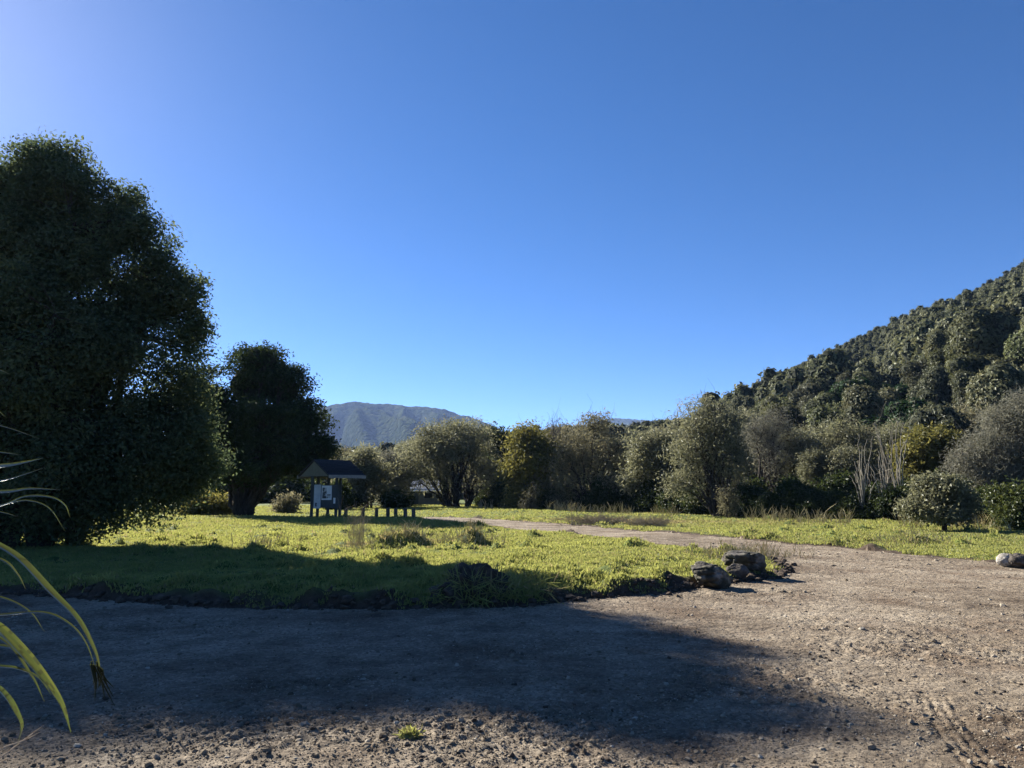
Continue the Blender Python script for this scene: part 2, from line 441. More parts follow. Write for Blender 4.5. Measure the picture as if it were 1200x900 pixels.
def height(x, y, detail=True):
    x = np.asarray(x, float); y = np.asarray(y, float)
    d = np.hypot(x, y)
    h = hill(x, y) + .10 * fbm(x / 9, y / 9, 3, 3) * np.clip(d / 12, 0, 1)
    sd = road_sd(x, y) + .16 * fbm(x / .5, y / .5, 21, 3) * np.clip(1.3 - d / 60, .2, 1)
    bank = .16 * np.clip((16.5 - d) / 4, .12, 1)
    grass = sd > 0
    h = h + bank * sstep((sd - .015) / .26) * (1 + .5 * vnoise(x / .4, y / .4, 8))
    if detail:
        near = d < 75
        g = .045 * fbm(x / .8, y / .8, 5, 4) + .03 * fbm(x / .22, y / .22, 6, 2)
        bm = np.zeros(x.shape)
        for bx, by, bh, br in BUMPS:
            q = ((x - bx) / br) ** 2 + ((y - by) / br) ** 2
            k = q < 6
            if k.any(): bm[k] += bh * np.exp(-q[k] * 1.3)
        lo = loose(x, y)
        cl = np.maximum(vnoise(x / .085, y / .085, 61), 0) * .034 + np.maximum(vnoise(x / .17, y / .17, 62), 0) * .022 + .016 * vnoise(x / .045, y / .045, 63)
        r = .022 * fbm(x / 1.2, y / 1.2, 7, 3) + lo * cl + .006 * fbm(x / .09, y / .09, 64, 2) + tyre(x, y)
        h = h + np.where(near, np.where(grass, g + bm, r), 0)
    return h, sd


def H0(x, y):
    return float(height(np.array([x]), np.array([y]))[0][0])


def build_ground():
    a_f = np.radians(np.arange(-56, 56.01, .14))
    a_c = np.radians(np.arange(58, 302.1, 4.0))
    az = np.concatenate([a_f, a_c])
    rad = [.5]
    while rad[-1] < 60: rad.append(rad[-1] * (1.05 if rad[-1] < 3.2 else 1.0034 if rad[-1] < 16 else 1.006))
    while rad[-1] < 5200: rad.append(rad[-1] * 1.022)
    rad = np.array(rad)
    A, R = np.meshgrid(az, rad, indexing='ij')
    X, Y = (R * np.sin(A)).ravel(), (R * np.cos(A)).ravel()
    Z, sd = height(X, Y)
    V = np.stack([X, Y, Z], 1)
    na, nr = len(az), len(rad)
    idx = np.arange(na * nr).reshape(na, nr)
    i2 = np.roll(idx, -1, axis=0)
    Fq = np.stack([idx[:, :-1], idx[:, 1:], i2[:, 1:], i2[:, :-1]], -1).reshape(-1, 4)[:, ::-1]
    fs = sd[Fq].mean(1); fd = np.hypot(X[Fq].mean(1), Y[Fq].mean(1))
    fh = hill(X[Fq].mean(1), Y[Fq].mean(1))
    soilv = np.clip(1 - (sd - .14) / .30, 0, 1)
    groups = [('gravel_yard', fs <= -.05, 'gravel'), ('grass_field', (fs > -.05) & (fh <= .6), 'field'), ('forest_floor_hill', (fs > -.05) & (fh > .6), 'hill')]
    # centre cap under the viewpoint
    for name, mask, mat in groups:
        f = Fq[mask]; u, inv = np.unique(f, return_inverse=True)
        vv = V[u]; ff = inv.reshape(f.shape)
        if name == 'gravel_yard':
            c = len(vv); ring = np.searchsorted(u, idx[:, 0])
            vv = np.vstack([vv, [[0, 0, 0]]])
            nx = np.roll(ring, -1)
            # fan stored as degenerate-free quads: two ring steps share one quad
            m = len(ring) // 2 * 2
            fan = np.stack([np.full(m // 2, c), np.roll(ring, -2)[0:m:2], nx[0:m:2], ring[0:m:2]], 1)
            ff = np.vstack([ff, fan])
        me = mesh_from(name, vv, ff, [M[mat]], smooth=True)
        if name == 'grass_field':
            a = me.attributes.new('soil', 'FLOAT', 'POINT'); a.data.foreach_set('value', soilv[u].astype(np.float32))
        tag(link(name, me), kind='structure')


build_ground()


# ------------------------------------------------------------------ mountains
def mountain(name, pts, D, foot, seed, amp, flank=1.0):
    a = np.array([math.degrees(math.atan2(ray(px, 450)[0], ray(px, 450)[1])) for px, py in pts])
    e = []
    for px, py in pts:
        x, y, up = ray(px, py); e.append(up / math.hypot(x, y))
    e = np.array(e)
    az = np.arange(a[0] - 1, a[-1] + 1.01, .09); rr = np.concatenate([np.linspace(foot, D, 130), np.linspace(D, D * 1.3, 20)[1:]])
    A, R = np.meshgrid(az, rr, indexing='ij')
    el = np.interp(A, a, e)
    X, Y = R * np.sin(np.radians(A)), R * np.cos(np.radians(A))
    t = np.clip((R - foot) / (D - foot), 0, 1)
    rid = 1 - np.abs(fbm((X + (Y - foot) * .16 + 40 * fbm(X / 300, Y / 300, seed + 2, 2)) / 165, Y / 1500, seed, 3, .45))
    rid2 = 1 - np.abs(fbm((X + (Y - foot) * .25) / 60, Y / 400, seed + 9, 3))
    ridge_h = el * D
    s = t * (1 - t) * 4
    Z = ridge_h * (.86 * t + .14 * sstep(t)) * 1.0 - amp * s * (1 - rid) * 5.2 + amp * .16 * s * (rid2 - .8)
    Z += 3.5 * fbm(X / 16, Y / 24, seed + 5, 2) * np.clip(t * 3, 0, 1) + amp * .05 * fbm(X / 90, Y / 90, seed + 6, 2)
    Z = np.where(R > D, ridge_h * (1 - (R - D) / (D * .3) * .5) + 3.5 * fbm(X / 16, Y / 24, seed + 5, 2), Z)
    V = np.stack([X, Y, Z - 2], -1).reshape(-1, 3)
    idx = np.arange(A.size).reshape(A.shape)
    Fq = np.stack([idx[:-1, :-1], idx[1:, :-1], idx[1:, 1:], idx[:-1, 1:]], -1).reshape(-1, 4)
    me = mesh_from(name, V, Fq, [M['mountain']], smooth=True)
    tag(link(name, me), kind='structure')


mountain('mountain', [(150, 540), (280, 505), (370, 478), (395, 472), (415, 469), (440, 472.5), (460, 472.5), (480, 474), (500, 475.5), (520, 478.5), (550, 487.5), (570, 495), (585, 503), (620, 515), (680, 530)], 2500, 900, 71, 62)
mountain('distant_mountain', [(560, 530), (640, 512), (690, 496), (712, 490), (735, 489.5), (760, 492), (800, 490), (860, 482), (905, 452), (930, 433), (950, 428), (1010, 425), (1080, 440)], 3900, 2400, 87, 60)


# ------------------------------------------------------------------ trees
def sample_lobes(lobes, n, rng, shell=.55, rough=.28):
    L = np.array(lobes, float)
    w = (L[:, 3] * L[:, 4] * L[:, 5]) ** .72; w /= w.sum()
    k = rng.choice(len(L), n, p=w)
    d = rng.normal(size=(n, 3)); d /= np.linalg.norm(d, axis=1, keepdims=True)
    az, pz = np.arctan2(d[:, 1], d[:, 0]), d[:, 2]
    lump = 1 + .6 * rough * vnoise(az * 2.2 + k * 7.7, pz * 3.1 + k * 3.3, 5) + rough * .5 * vnoise(az * 5 + k, pz * 6 + k, 6)
    r = (1 - shell * rng.random(n) ** 1.8) * lump
    return L[k, :3] + d * L[k, 3:] * r[:, None], d, k


def px_lobes(lobes, D, base, depth=1.0):
    """(px, py, rx, ry) measured on the photograph at forward distance D -> ellipsoids relative to base"""
    out = []
    rr = np.random.default_rng(len(lobes) + int(D * 10))
    for i, l in enumerate(lobes):
        px, py, rx, ry = l[:4]
        x, y, z = at_depth(px, py, D); s = D / F_PX * 1.02
        dy = l[4] if len(l) > 4 else rr.uniform(-.5, .5) * rx * s
        out.append((x - base[0], y + dy - base[1], z - base[2], rx * s, rx * s * depth, ry * s))
    return out


def sub_lobes(lobes, rng, k=9, big=.80, small=.36, flat=1.0):
    out = []
    for l in lobes:
        l = np.array(l, float)
        out.append((*l[:3], *(l[3:] * big)))
        m = max(4, int(k))
        for i in range(m):
            d = rng.normal(size=3); d[2] = d[2] * .8 + .25; d /= np.linalg.norm(d)
            s = small * rng.uniform(.6, 1.3)
            out.append((*(l[:3] + d * l[3:] * rng.uniform(.66, .80)), *(np.minimum(l[3:], l[3:].mean()) * s * np.array([1, 1, flat]))))
    return out


def limb_paths(root, targets, rng, K=9, rise=.5, jitter=.25):
    """curved limbs from root (n,3) to targets"""
    n = len(targets)
    root = np.broadcast_to(root, (n, 3))
    t = np.linspace(0, 1, K)[None, :, None]
    d = targets - root
    ctrl = root + d * np.array([.25, .25, .25 + rise])
    P = (1 - t) ** 2 * root[:, None] + 2 * t * (1 - t) * ctrl[:, None] + t * t * targets[:, None]
    w = rng.normal(size=(n, K, 3)) * jitter * np.linalg.norm(d, axis=1)[:, None, None] * .08
    w[:, 0] = 0
    return P + w


def make_tree(name, label, cat, base, lobes, seed, leafmat, n_cl=900, per=18, L=.3, W=.09, cl_r=.45, trunk_r=.2, n_limb=12, fork=.25, stems=1,
              bark='bark', twig=.35, shell=.6, rough=.28, droop=.3, rnd=.8, group=None, zmin=.15, tint_sd=.35, extra_tint=0.0, rise=.35, jit=.25, spread=.25, top_twigs=0, min_leaf_z=None, limb_out=.8, core=None, sub=9, big=.80, small=.36, flat=1.0, thin_low=0.0):
    rng = np.random.default_rng(seed)
    big_lobes = np.array(lobes, float)
    lobes = np.array(sub_lobes(lobes, rng, sub, big, small, flat) if sub else lobes, float)
    root = thing(name, label, cat, base, group)
    C, d, k = sample_lobes(lobes, n_cl, rng, shell, rough)
    keep = C[:, 2] > zmin
    if thin_low:
        keep &= rng.random(len(C)) > thin_low * np.clip(1 - C[:, 2] / (big_lobes[:, 2].max() * .75), 0, 1)
    C, d = C[keep], d[keep]
    # leaves
    n = len(C)
    if per > 0:
        LC = np.repeat(C, per, 0) + np.clip(rng.normal(size=(n * per, 3)), -1.9, 1.9) * cl_r * np.array([1, 1, .75])
        ctint = extra_tint + tint_sd * rng.normal(size=n) + .35 * fbm(C[:, 0] / 1.6 + C[:, 1] / 2.1, C[:, 2] / 1.5, seed, 2)
        tn = np.clip(np.repeat(ctint, per) + .25 * rng.normal(size=n * per), -1, 1)
        ok = LC[:, 2] > zmin * .6
        V, Fq, T = leaves(LC[ok], np.repeat(d, per, 0)[ok] * .6 + [0, 0, .5], L, W, rng, rnd, droop, tn[ok])
        g = Geo().add(V, Fq, T, 0)
        if core:
            for lb in big_lobes:
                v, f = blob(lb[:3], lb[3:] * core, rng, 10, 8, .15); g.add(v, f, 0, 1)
        me = g.mesh('crown', [M[leafmat], M['core']])
        link('crown', me, root)
    # wood
    g = Geo()
    ht = lobes[:, 2].max()
    stem_base = np.zeros((stems, 3))
    if stems > 1:
        th = rng.uniform(0, 6.28, stems); stem_base[:, 0] = np.cos(th) * spread * trunk_r * 5; stem_base[:, 1] = np.sin(th) * spread * trunk_r * 5
    m = min(n_limb, n)
    pick = rng.choice(n, m, replace=False)
    ctr = big_lobes[:, :3].mean(0)
    tg = C[pick] * limb_out + ctr * (1 - limb_out)
    fk = np.array([0, 0, fork * ht])
    si = np.argmin(((tg[:, None, :2] * .25 - stem_base[None, :, :2]) ** 2).sum(2) * (1 + .5 * rng.random((m, stems))), 1)
    starts = stem_base[si] + fk * rng.uniform(.85, 1.15, (m, 1))
    if stems == 1:
        K = 8; t = np.linspace(0, 1, K)
        P = np.zeros((1, K, 3)); P[0, :, 2] = -.3 + (fk[2] + .3) * t
        P[0, 1:-1, :2] += rng.normal(size=(K - 2, 2)) * trunk_r * .12
        R = trunk_r * (1.0 + .55 * np.exp(-t * 5)) * (1 - .25 * t)
        v, f = tubes(P, R[None], 9); g.add(v, f)
        lp = limb_paths(starts, tg, rng, 9, rise, jit)
    else:
        starts = stem_base[si] - [0, 0, .25]
        lp = limb_paths(starts, tg, rng, 11, rise, jit)
    K = lp.shape[1]
    r0 = trunk_r * (.62 if stems == 1 else .5) * rng.uniform(.6, 1.0, m)
    lr = r0[:, None] * (1 - .85 * np.linspace(0, 1, K)[None]) + .008
    v, f = tubes(lp, lr, 6); g.add(v, f)
    # secondary branches and twigs: from the nearest limb point to each cluster
    if twig > 0:
        sel = rng.random(n) < twig
        Cs = C[sel]
        pts = lp[:, 3:].reshape(-1, 3); prd = lr[:, 3:].reshape(-1)
        step = 400; near = np.concatenate([np.argmin(((Cs[i:i + step, None] - pts[None]) ** 2).sum(2) + .6 * np.maximum(pts[None, :, 2] - Cs[i:i + step, None, 2], 0) ** 2, 1) for i in range(0, len(Cs), step)])
        tp = limb_paths(pts[near], Cs, rng, 5, .1, .5)
        r0 = np.minimum(prd[near] * .6, .03 + .012 * np.linalg.norm(Cs - pts[near], axis=1))
        tr = r0[:, None] * (1 - .8 * np.linspace(0, 1, 5)[None]) + .004
        v, f = tubes(tp, tr, 4); g.add(v, f)
        if top_twigs:
            q = rng.choice(len(Cs), top_twigs)
            st = Cs[q]; dr = rng.normal(size=(top_twigs, 3)) * .55 + [0, 0, .9] + (st - ctr) * .12
            en = st + dr * rng.uniform(.35, 1.1, (top_twigs, 1))
            v, f = tubes(limb_paths(st, en, rng, 4, .1, .6), np.tile(np.array([.013, .010, .007, .003])[None], (top_twigs, 1)), 3); g.add(v, f)
    me = g.mesh('trunk', [M[bark]], True)
    link('trunk', me, root)
    return root


def blob(c, r, rng, nu=12, nv=8, lump=.2):
    u = np.linspace(0, 2 * math.pi, nu, endpoint=False); w = np.linspace(0, math.pi, nv + 1)
    U, Wt = np.meshgrid(u, w, indexing='ij')
    D = np.stack([np.cos(U) * np.sin(Wt), np.sin(U) * np.sin(Wt), np.cos(Wt)], -1)
    s = rng.integers(0, 99)
    m = 1 + lump * vnoise(D[..., 0] * 2.1 + D[..., 2] * 1.3 + s, D[..., 1] * 2.1 - D[..., 2], 4)
    V = (np.array(c) + D * np.array(r) * m[..., None]).reshape(-1, 3)
    idx = np.arange(nu * (nv + 1)).reshape(nu, nv + 1); j = np.roll(idx, -1, 0)
    Fq = np.stack([idx[:, :-1], idx[:, 1:], j[:, 1:], j[:, :-1]], -1).reshape(-1, 4)
    return V, Fq


def pbase(px, D):
    x, y, z = at_depth(px, 600, D)
    return (x, D, H0(x, D))


def ptree(name, label, cat, px, D, lobes, seed, mat, **kw):
    b = pbase(px, D)
    return make_tree(name, label, cat, b, px_lobes(lobes, D, b, kw.pop('depth', 1.0)), seed, mat, **kw)


# --- the two dark trees beside the meadow
ptree('broadleaf_tree', 'huge dense dark green broadleaf tree whose crown sweeps to the ground beside the gravel', 'tree', 40, 21,
      [(45, 270, 95, 95, 0), (105, 335, 95, 85, 0), (150, 430, 90, 90, -.3), (70, 430, 115, 115, -1.2), (170, 520, 78, 75, 0), (90, 545, 100, 80, -1), (-50, 340, 120, 120, .3),
       (-70, 480, 130, 130, 0), (58, 205, 50, 46, .3), (78, 262, 50, 50, .2), (-5, 222, 60, 50, .3), (150, 268, 34, 28, 0), (215, 395, 34, 40, .2), (225, 470, 30, 50, 0), (110, 600, 60, 36, -.6), (30, 610, 70, 40, -.6), (-70, 590, 110, 70, 0), (-20, 250, 70, 65, .5),
       (185, 335, 38, 50, 0), (-150, 400, 110, 130, .6), (-92, 232, 78, 86, .4), (-134, 238, 60, 80, 0), (-40, 240, 70, 84, .2), (228, 540, 30, 36, .3), (205, 520, 46, 60, -.4), (165, 588, 56, 34, -.3), (205, 570, 34, 30, .2), (128, 238, 36, 38, .2), (172, 292, 40, 44, 0), (205, 345, 36, 42, 0)],
      1, 'broadleaf', n_cl=9000, per=54, L=.112, W=.06, cl_r=.20, trunk_r=.36, n_limb=60, stems=7, spread=.55, twig=.35, shell=.5, rough=.22, droop=.4, rnd=.7, zmin=.12, depth=.86, sub=14, big=.86, small=.30, rise=.45)
ptree('dark_tree', 'very dark needle leaved tree with two stout stems, standing beside the notice shelter', 'tree', 283, 44.5,
      [(285, 448, 40, 42), (312, 500, 52, 45), (262, 510, 48, 62), (348, 522, 36, 27), (300, 552, 50, 25), (345, 548, 32, 16), (250, 550, 40, 30), (300, 420, 26, 18), (340, 480, 20, 18), (370, 525, 16, 14), (326, 455, 38, 36), (350, 490, 34, 30), (306, 424, 34, 26), (372, 528, 24, 20), (235, 470, 30, 50), (358, 540, 26, 16), (334, 520, 44, 34)],
      2, 'totara', n_cl=2700, per=30, L=.22, W=.09, cl_r=.24, trunk_r=.42, n_limb=36, stems=2, spread=.14, twig=.4, shell=.7, rough=.25, zmin=.9, rise=.2, core=.5, sub=16, big=.72, small=.40, flat=.5)

# --- willows and scrub across the meadow
ptree('willow_tree', 'grey green willow rising directly behind the notice shelter roof', 'tree', 432, 62, [(420, 555, 22, 24), (432, 545, 20, 20), (412, 575, 20, 18), (438, 565, 18, 26)], 3, 'willow',
      n_cl=620, per=18, L=.36, W=.10, cl_r=.4, trunk_r=.2, n_limb=18, stems=4, twig=.4)
ptree('willow_tree', 'slim grey willow between the shelter and the small shed', 'tree', 452, 66, [(455, 550, 18, 22), (447, 565, 16, 24), (466, 562, 16, 26), (456, 580, 16, 14)], 4, 'twiggy',
      n_cl=560, per=16, L=.40, W=.07, cl_r=.4, trunk_r=.18, n_limb=16, stems=4, twig=.5, extra_tint=-.1)
ptree('willow_tree', 'big round domed willow with fanning dark stems over the small shed', 'tree', 538, 66,
      [(530, 520, 40, 30), (500, 540, 34, 30), (560, 538, 28, 28), (546, 514, 34, 22), (574, 562, 18, 26), (486, 558, 20, 22), (512, 512, 28, 18), (545, 555, 40, 24), (520, 565, 30, 18)],
      5, 'willow', n_cl=1500, per=20, L=.29, W=.085, cl_r=.38, trunk_r=.34, n_limb=46, stems=6, spread=.6, twig=.4, shell=.38, thin_low=.7, rise=.1, zmin=1.0)
ptree('scrub_tree', 'dull green scrub tree tucked against the far side of the domed willow', 'tree', 592, 70, [(588, 545, 22, 40), (596, 570, 18, 26), (580, 515, 18, 16)], 6, 'bush',
      n_cl=700, per=18, L=.34, W=.14, cl_r=.4, trunk_r=.18, n_limb=12, stems=2)
ptree('poplar_tree', 'yellowish thin leaved tree with bare twigs sticking out of its top', 'tree', 622, 58,
      [(618, 540, 26, 36), (606, 560, 18, 30), (636, 535, 20, 28), (622, 512, 18, 16), (612, 585, 20, 18)], 7, 'yellow',
      n_cl=620, per=16, L=.30, W=.13, cl_r=.42, trunk_r=.2, n_limb=20, stems=2, twig=.6, bark='bark_grey', top_twigs=60, extra_tint=-.15, shell=.8)
ptree('dead_tree', 'bare forked snag poking above the olive crown', 'tree', 648, 59, [(646, 500, 7, 16), (650, 512, 10, 20)], 8, 'twiggy', n_cl=60, per=0, trunk_r=.16, n_limb=9, fork=.45, twig=.9,
      bark='bark_grey', top_twigs=40)
ptree('olive_tree', 'broad brown olive tree with a pointed top beside the yellowish tree', 'tree', 692, 56,
      [(692, 520, 32, 32), (668, 548, 34, 34), (718, 545, 30, 36), (692, 575, 46, 24), (700, 500, 18, 16), (735, 565, 18, 26)], 9, 'olive',
      n_cl=1200, per=18, L=.24, W=.08, cl_r=.36, big=.72, small=.44, trunk_r=.24, n_limb=32, stems=3, twig=.45, top_twigs=140, thin_low=.9, zmin=.6)
ptree('willow_tree', 'narrow upright olive grey willow standing against the low forested ridge', 'tree', 762, 52, [(760, 535, 26, 34), (752, 565, 24, 28), (776, 520, 18, 18), (780, 560, 20, 34)], 10, 'willow',
      n_cl=760, per=18, L=.27, W=.085, cl_r=.34, trunk_r=.2, n_limb=24, stems=4, twig=.6, extra_tint=-.1, thin_low=.9, top_twigs=80, big=.7, small=.46)
ptree('willow_tree', 'tall full grey green willow whose dark trunk meets the verge', 'tree', 843, 44,
      [(828, 503, 36, 32), (806, 540, 28, 34), (850, 535, 30, 42), (820, 575, 32, 24), (800, 570, 20, 26), (842, 500, 28, 24), (862, 560, 20, 30)], 11, 'willow',
      n_cl=1500, per=18, L=.20, W=.06, cl_r=.30, trunk_r=.26, n_limb=44, stems=6, spread=.4, twig=.6, shell=.4, rise=.2, extra_tint=0, thin_low=1.0, big=.70, small=.46, top_twigs=120, zmin=.8)
ptree('bare_tree', 'half bare tree with a grey leafless top and straight dark stems', 'tree', 900, 49,
      [(905, 498, 26, 20), (892, 512, 22, 22), (918, 515, 22, 22), (905, 535, 26, 26)], 12, 'twiggy',
      n_cl=700, per=13, L=.30, W=.024, cl_r=.30, trunk_r=.2, n_limb=26, stems=6, spread=.4, twig=.7, top_twigs=120, rise=.5)
ptree('willow_tree', 'soft grey olive willow leaning against the half bare tree', 'tree', 925, 50, [(925, 540, 28, 34), (938, 560, 22, 30), (912, 570, 22, 26), (935, 525, 18, 18)], 13, 'willow',
      n_cl=760, per=17, L=.22, W=.07, cl_r=.30, trunk_r=.16, n_limb=20, stems=4, twig=.7, extra_tint=0, thin_low=1.0, top_twigs=80, big=.7, small=.46)
ptree('willow_tree', 'spreading grey willow below the hill, next to the bleached dead stems', 'tree', 985, 49, [(988, 515, 32, 24), (1005, 535, 32, 28), (968, 540, 24, 34), (985, 560, 30, 26)], 14, 'willow',
      n_cl=950, per=17, L=.22, W=.07, cl_r=.30, trunk_r=.18, n_limb=24, stems=4, twig=.7, extra_tint=-.05, thin_low=1.0, top_twigs=80, big=.7, small=.46)
ptree('dead_tree', 'dead tree of pale bleached upright stems', 'tree', 1030, 37,
      [(1012, 530, 10, 34), (1030, 515, 12, 32), (1050, 510, 12, 30), (1024, 550, 20, 30), (1064, 505, 6, 18), (1000, 555, 8, 30)], 15, 'twiggy', n_cl=130, per=0, jit=.09, trunk_r=.06, n_limb=40, stems=12, spread=3.2, twig=.6,
      bark='bark_pale', rise=.5, limb_out=1.0, rough=.1, top_twigs=30)
ptree('yellow_shrub', 'bright yellow green leafy tree at the foot of the hill', 'tree', 1085, 42, [(1092, 518, 24, 18), (1072, 535, 24, 24), (1105, 535, 22, 22), (1085, 560, 30, 24)], 16, 'yellow',
      n_cl=900, per=18, L=.24, W=.11, cl_r=.3, trunk_r=.16, n_limb=14, stems=3, extra_tint=-.05)
ptree('round_tree', 'small round olive green tree standing alone on the verge', 'tree', 1105, 28.5,
      [(1100, 580, 27, 20), (1078, 594, 18, 14), (1122, 592, 17, 18), (1100, 602, 26, 12), (1092, 568, 16, 10)], 17, 'willow',
      n_cl=800, per=20, L=.15, W=.075, cl_r=.2, trunk_r=.10, n_limb=18, fork=.3, twig=.5, extra_tint=-.2, zmin=.4)
ptree('willow_tree', 'large greyish winter willow with drooping fine twigs on the slope foot', 'tree', 1195, 36,
      [(1192, 505, 36, 42), (1158, 528, 32, 24), (1218, 545, 40, 40), (1172, 555, 32, 28), (1140, 540, 22, 18), (1230, 490, 34, 40)], 18, 'twiggy',
      n_cl=2100, per=20, L=.24, W=.034, cl_r=.28, trunk_r=.24, n_limb=36, stems=4, twig=.7, top_twigs=160, bark='bark_grey', rise=.2)
ptree('green_shrub', 'fresh green rounded shrub at the grass edge beyond the pale boulder', 'shrub', 1192, 29, [(1192, 590, 24, 28), (1210, 595, 26, 26), (1180, 606, 18, 14)], 19, 'bush',
      n_cl=700, per=20, L=.14, W=.07, cl_r=.2, trunk_r=.07, n_limb=12, stems=4, extra_tint=.45, zmin=.05)
ptree('pale_shrub', 'sunlit yellow green shrub under the very dark tree', 'shrub', 243, 46, [(243, 592, 22, 16), (228, 600, 16, 10), (258, 598, 12, 12)], 20, 'yellow',
      n_cl=420, per=16, L=.22, W=.11, cl_r=.26, trunk_r=.06, n_limb=10, stems=4, zmin=.05)
ptree('dry_shrub', 'brownish half dry shrub glimpsed under the branches beside the shelter', 'shrub', 337, 50, [(338, 592, 12, 14), (330, 598, 10, 9)], 21, 'olive',
      n_cl=200, per=14, L=.2, W=.09, cl_r=.26, trunk_r=.05, n_limb=10, stems=4, zmin=.05, twig=.8)
ptree('round_shrub', 'low dark rounded shrub in front of the slim grey willow', 'shrub', 461, 60, [(461, 586, 13, 9), (468, 590, 9, 7)], 22, 'bush',
      n_cl=260, per=16, L=.26, W=.13, cl_r=.26, trunk_r=.06, n_limb=8, stems=4, zmin=.05)
ptree('conical_shrub', 'pale narrow twiggy shrub at the foot of the olive tree', 'shrub', 655, 56, [(656, 592, 8, 13), (659, 580, 5, 9), (651, 596, 8, 7)], 23, 'willow',
      n_cl=130, per=13, L=.22, W=.06, cl_r=.24, trunk_r=.04, n_limb=16, stems=5, zmin=.05, twig=1, top_twigs=50, rough=.5, extra_tint=-.2)
ptree('conical_shrub', 'dry grey twiggy shrub below the yellowish tree', 'shrub', 621, 55, [(620, 588, 7, 15), (626, 576, 5, 9), (616, 596, 8, 7)], 24, 'olive',
      n_cl=120, per=12, L=.24, W=.04, cl_r=.24, trunk_r=.04, n_limb=16, stems=5, zmin=.05, twig=1, top_twigs=60, rough=.5)
ptree('dry_shrub', 'upright dry grey shrub beside the trunk of the tall full willow', 'shrub', 853, 41, [(852, 585, 7, 18), (855, 596, 8, 10)], 25, 'olive',
      n_cl=120, per=12, L=.22, W=.04, cl_r=.2, trunk_r=.04, n_limb=16, stems=5, zmin=.05, twig=1, top_twigs=50, rough=.5)


# --- dark undergrowth shrubs along the wood's edge (one built, the rest copies)
def copy_thing(src, loc, rz, s, label):
    c = src.copy(); COL.objects.link(c); c.location = loc; c.rotation_euler = (0, 0, rz); c.scale = s
    c['label'] = label
    for ch in list(src.children):
        k = ch.copy(); COL.objects.link(k); k.parent = c
    return c


UND = 'dark leafy undergrowth bush along the shaded foot of the wood'
protos = []
for q in range(3):
    protos.append(make_tree('undergrowth_bush', UND, 'shrub', (0, 0, 0), [(0, 0, .9, 1.2, 1.1, 1.0), (.7, .2, .7, .9, .9, .8), (-.7, -.1, .6, .9, .8, .7), (.1, .3, 1.5, .7, .7, .6)], 40 + q, 'bush',
                            n_cl=520, per=18, L=.19, W=.10, cl_r=.22, trunk_r=.06, n_limb=14, stems=4, twig=.3, shell=.6, zmin=.03, group='undergrowth bushes along the wood', extra_tint=-.3, tint_sd=.3))  # extra_tint darkens the leaves to imitate shade under the trees
rng = np.random.default_rng(77)
spots = []
for px in np.arange(572, 1250, 17.0):
    for row in range(2):
        D = np.interp(px, [570, 640, 760, 860, 960, 1080, 1250], [64, 58, 49, 41.5, 37, 33, 30.5]) + 1.6 + row * 3.0 + rng.uniform(-.4, 1.3)
        spots.append((px + rng.uniform(-8, 8), D, rng.uniform(.75, 1.15) * (1.0 if row else .85)))
for px in range(-60, 480, 19):
    spots.append((px + rng.uniform(-7, 7), rng.uniform(82, 100), rng.uniform(1.5, 2.3)))
for px, D in [(392, 56), (403, 60), (470, 70), (590, 66), (15, 48), (-10, 60)]:
    spots.append((px, D, rng.uniform(.9, 1.2)))
for i, (px, D, s) in enumerate(spots):
    x, y, z = pbase(px, D)
    sc = (s * 1.0, s * 1.0, s * rng.uniform(.6, 1.1))
    rz = rng.uniform(0, 6.28)
    if i < 3:
        o = protos[i]; o.location = (x, y, z - .05); o.rotation_euler = (0, 0, rz); o.scale = sc
    else:
        copy_thing(protos[i % 3], (x, y, z - .05), rz, sc, UND)


# --- a second row of willows closing the gaps of the wood's edge
W2 = 'grey green willow in the second row, glimpsed between the trees of the wood edge'
protos = [make_tree('willow_tree', W2, 'tree', (0, 0, 0), [(0, 0, 4.6, 1.7, 1.7, 1.6), (1.1, .3, 3.7, 1.4, 1.4, 1.5), (-1.1, -.2, 3.5, 1.4, 1.4, 1.6), (.2, .5, 2.4, 1.6, 1.5, 1.3), (.5, 0, 5.6, 1.0, 1.0, .9)], 60 + q, mt, n_cl=900, per=18, L=.27, W=.085,
                    cl_r=.32, trunk_r=.18, n_limb=26, stems=4, spread=.4, twig=.45, shell=.45, rise=.3, group='second row of willows', extra_tint=et, thin_low=.8, top_twigs=110, big=.7, small=.46) for q, (mt, et) in enumerate([('willow', -.35), ('olive', .1), ('willow', -.1)])]
sp2 = [(604, 76, 1.05), (655, 72, 1.1), (728, 66, 1.0), (742, 62, .8), (792, 60, 1.0), (872, 57, 1.05), (952, 59, 1.0), (1018, 55, 1.0), (1052, 52, .95), (1062, 47, .75), (1128, 48, .95), (1150, 44, .8), (1230, 42, 1.0), (575, 80, 1.1), (640, 66, .75), (478, 82, 1.0), (404, 76, .9), (1000, 45, .7), (960, 46, .6)]
for i, (px, D, s_) in enumerate(sp2):
    x, y, z = pbase(px, D); sc = (s_ * rng.uniform(.9, 1.1), s_ * rng.uniform(.9, 1.1), s_ * rng.uniform(.9, 1.12)); rz = rng.uniform(0, 6.28)
    if i < 3:
        o = protos[i]; o.location = (x, y, z - .05); o.rotation_euler = (0, 0, rz); o.scale = sc
    else:
        copy_thing(protos[i % 3], (x, y, z - .05), rz, sc, W2)


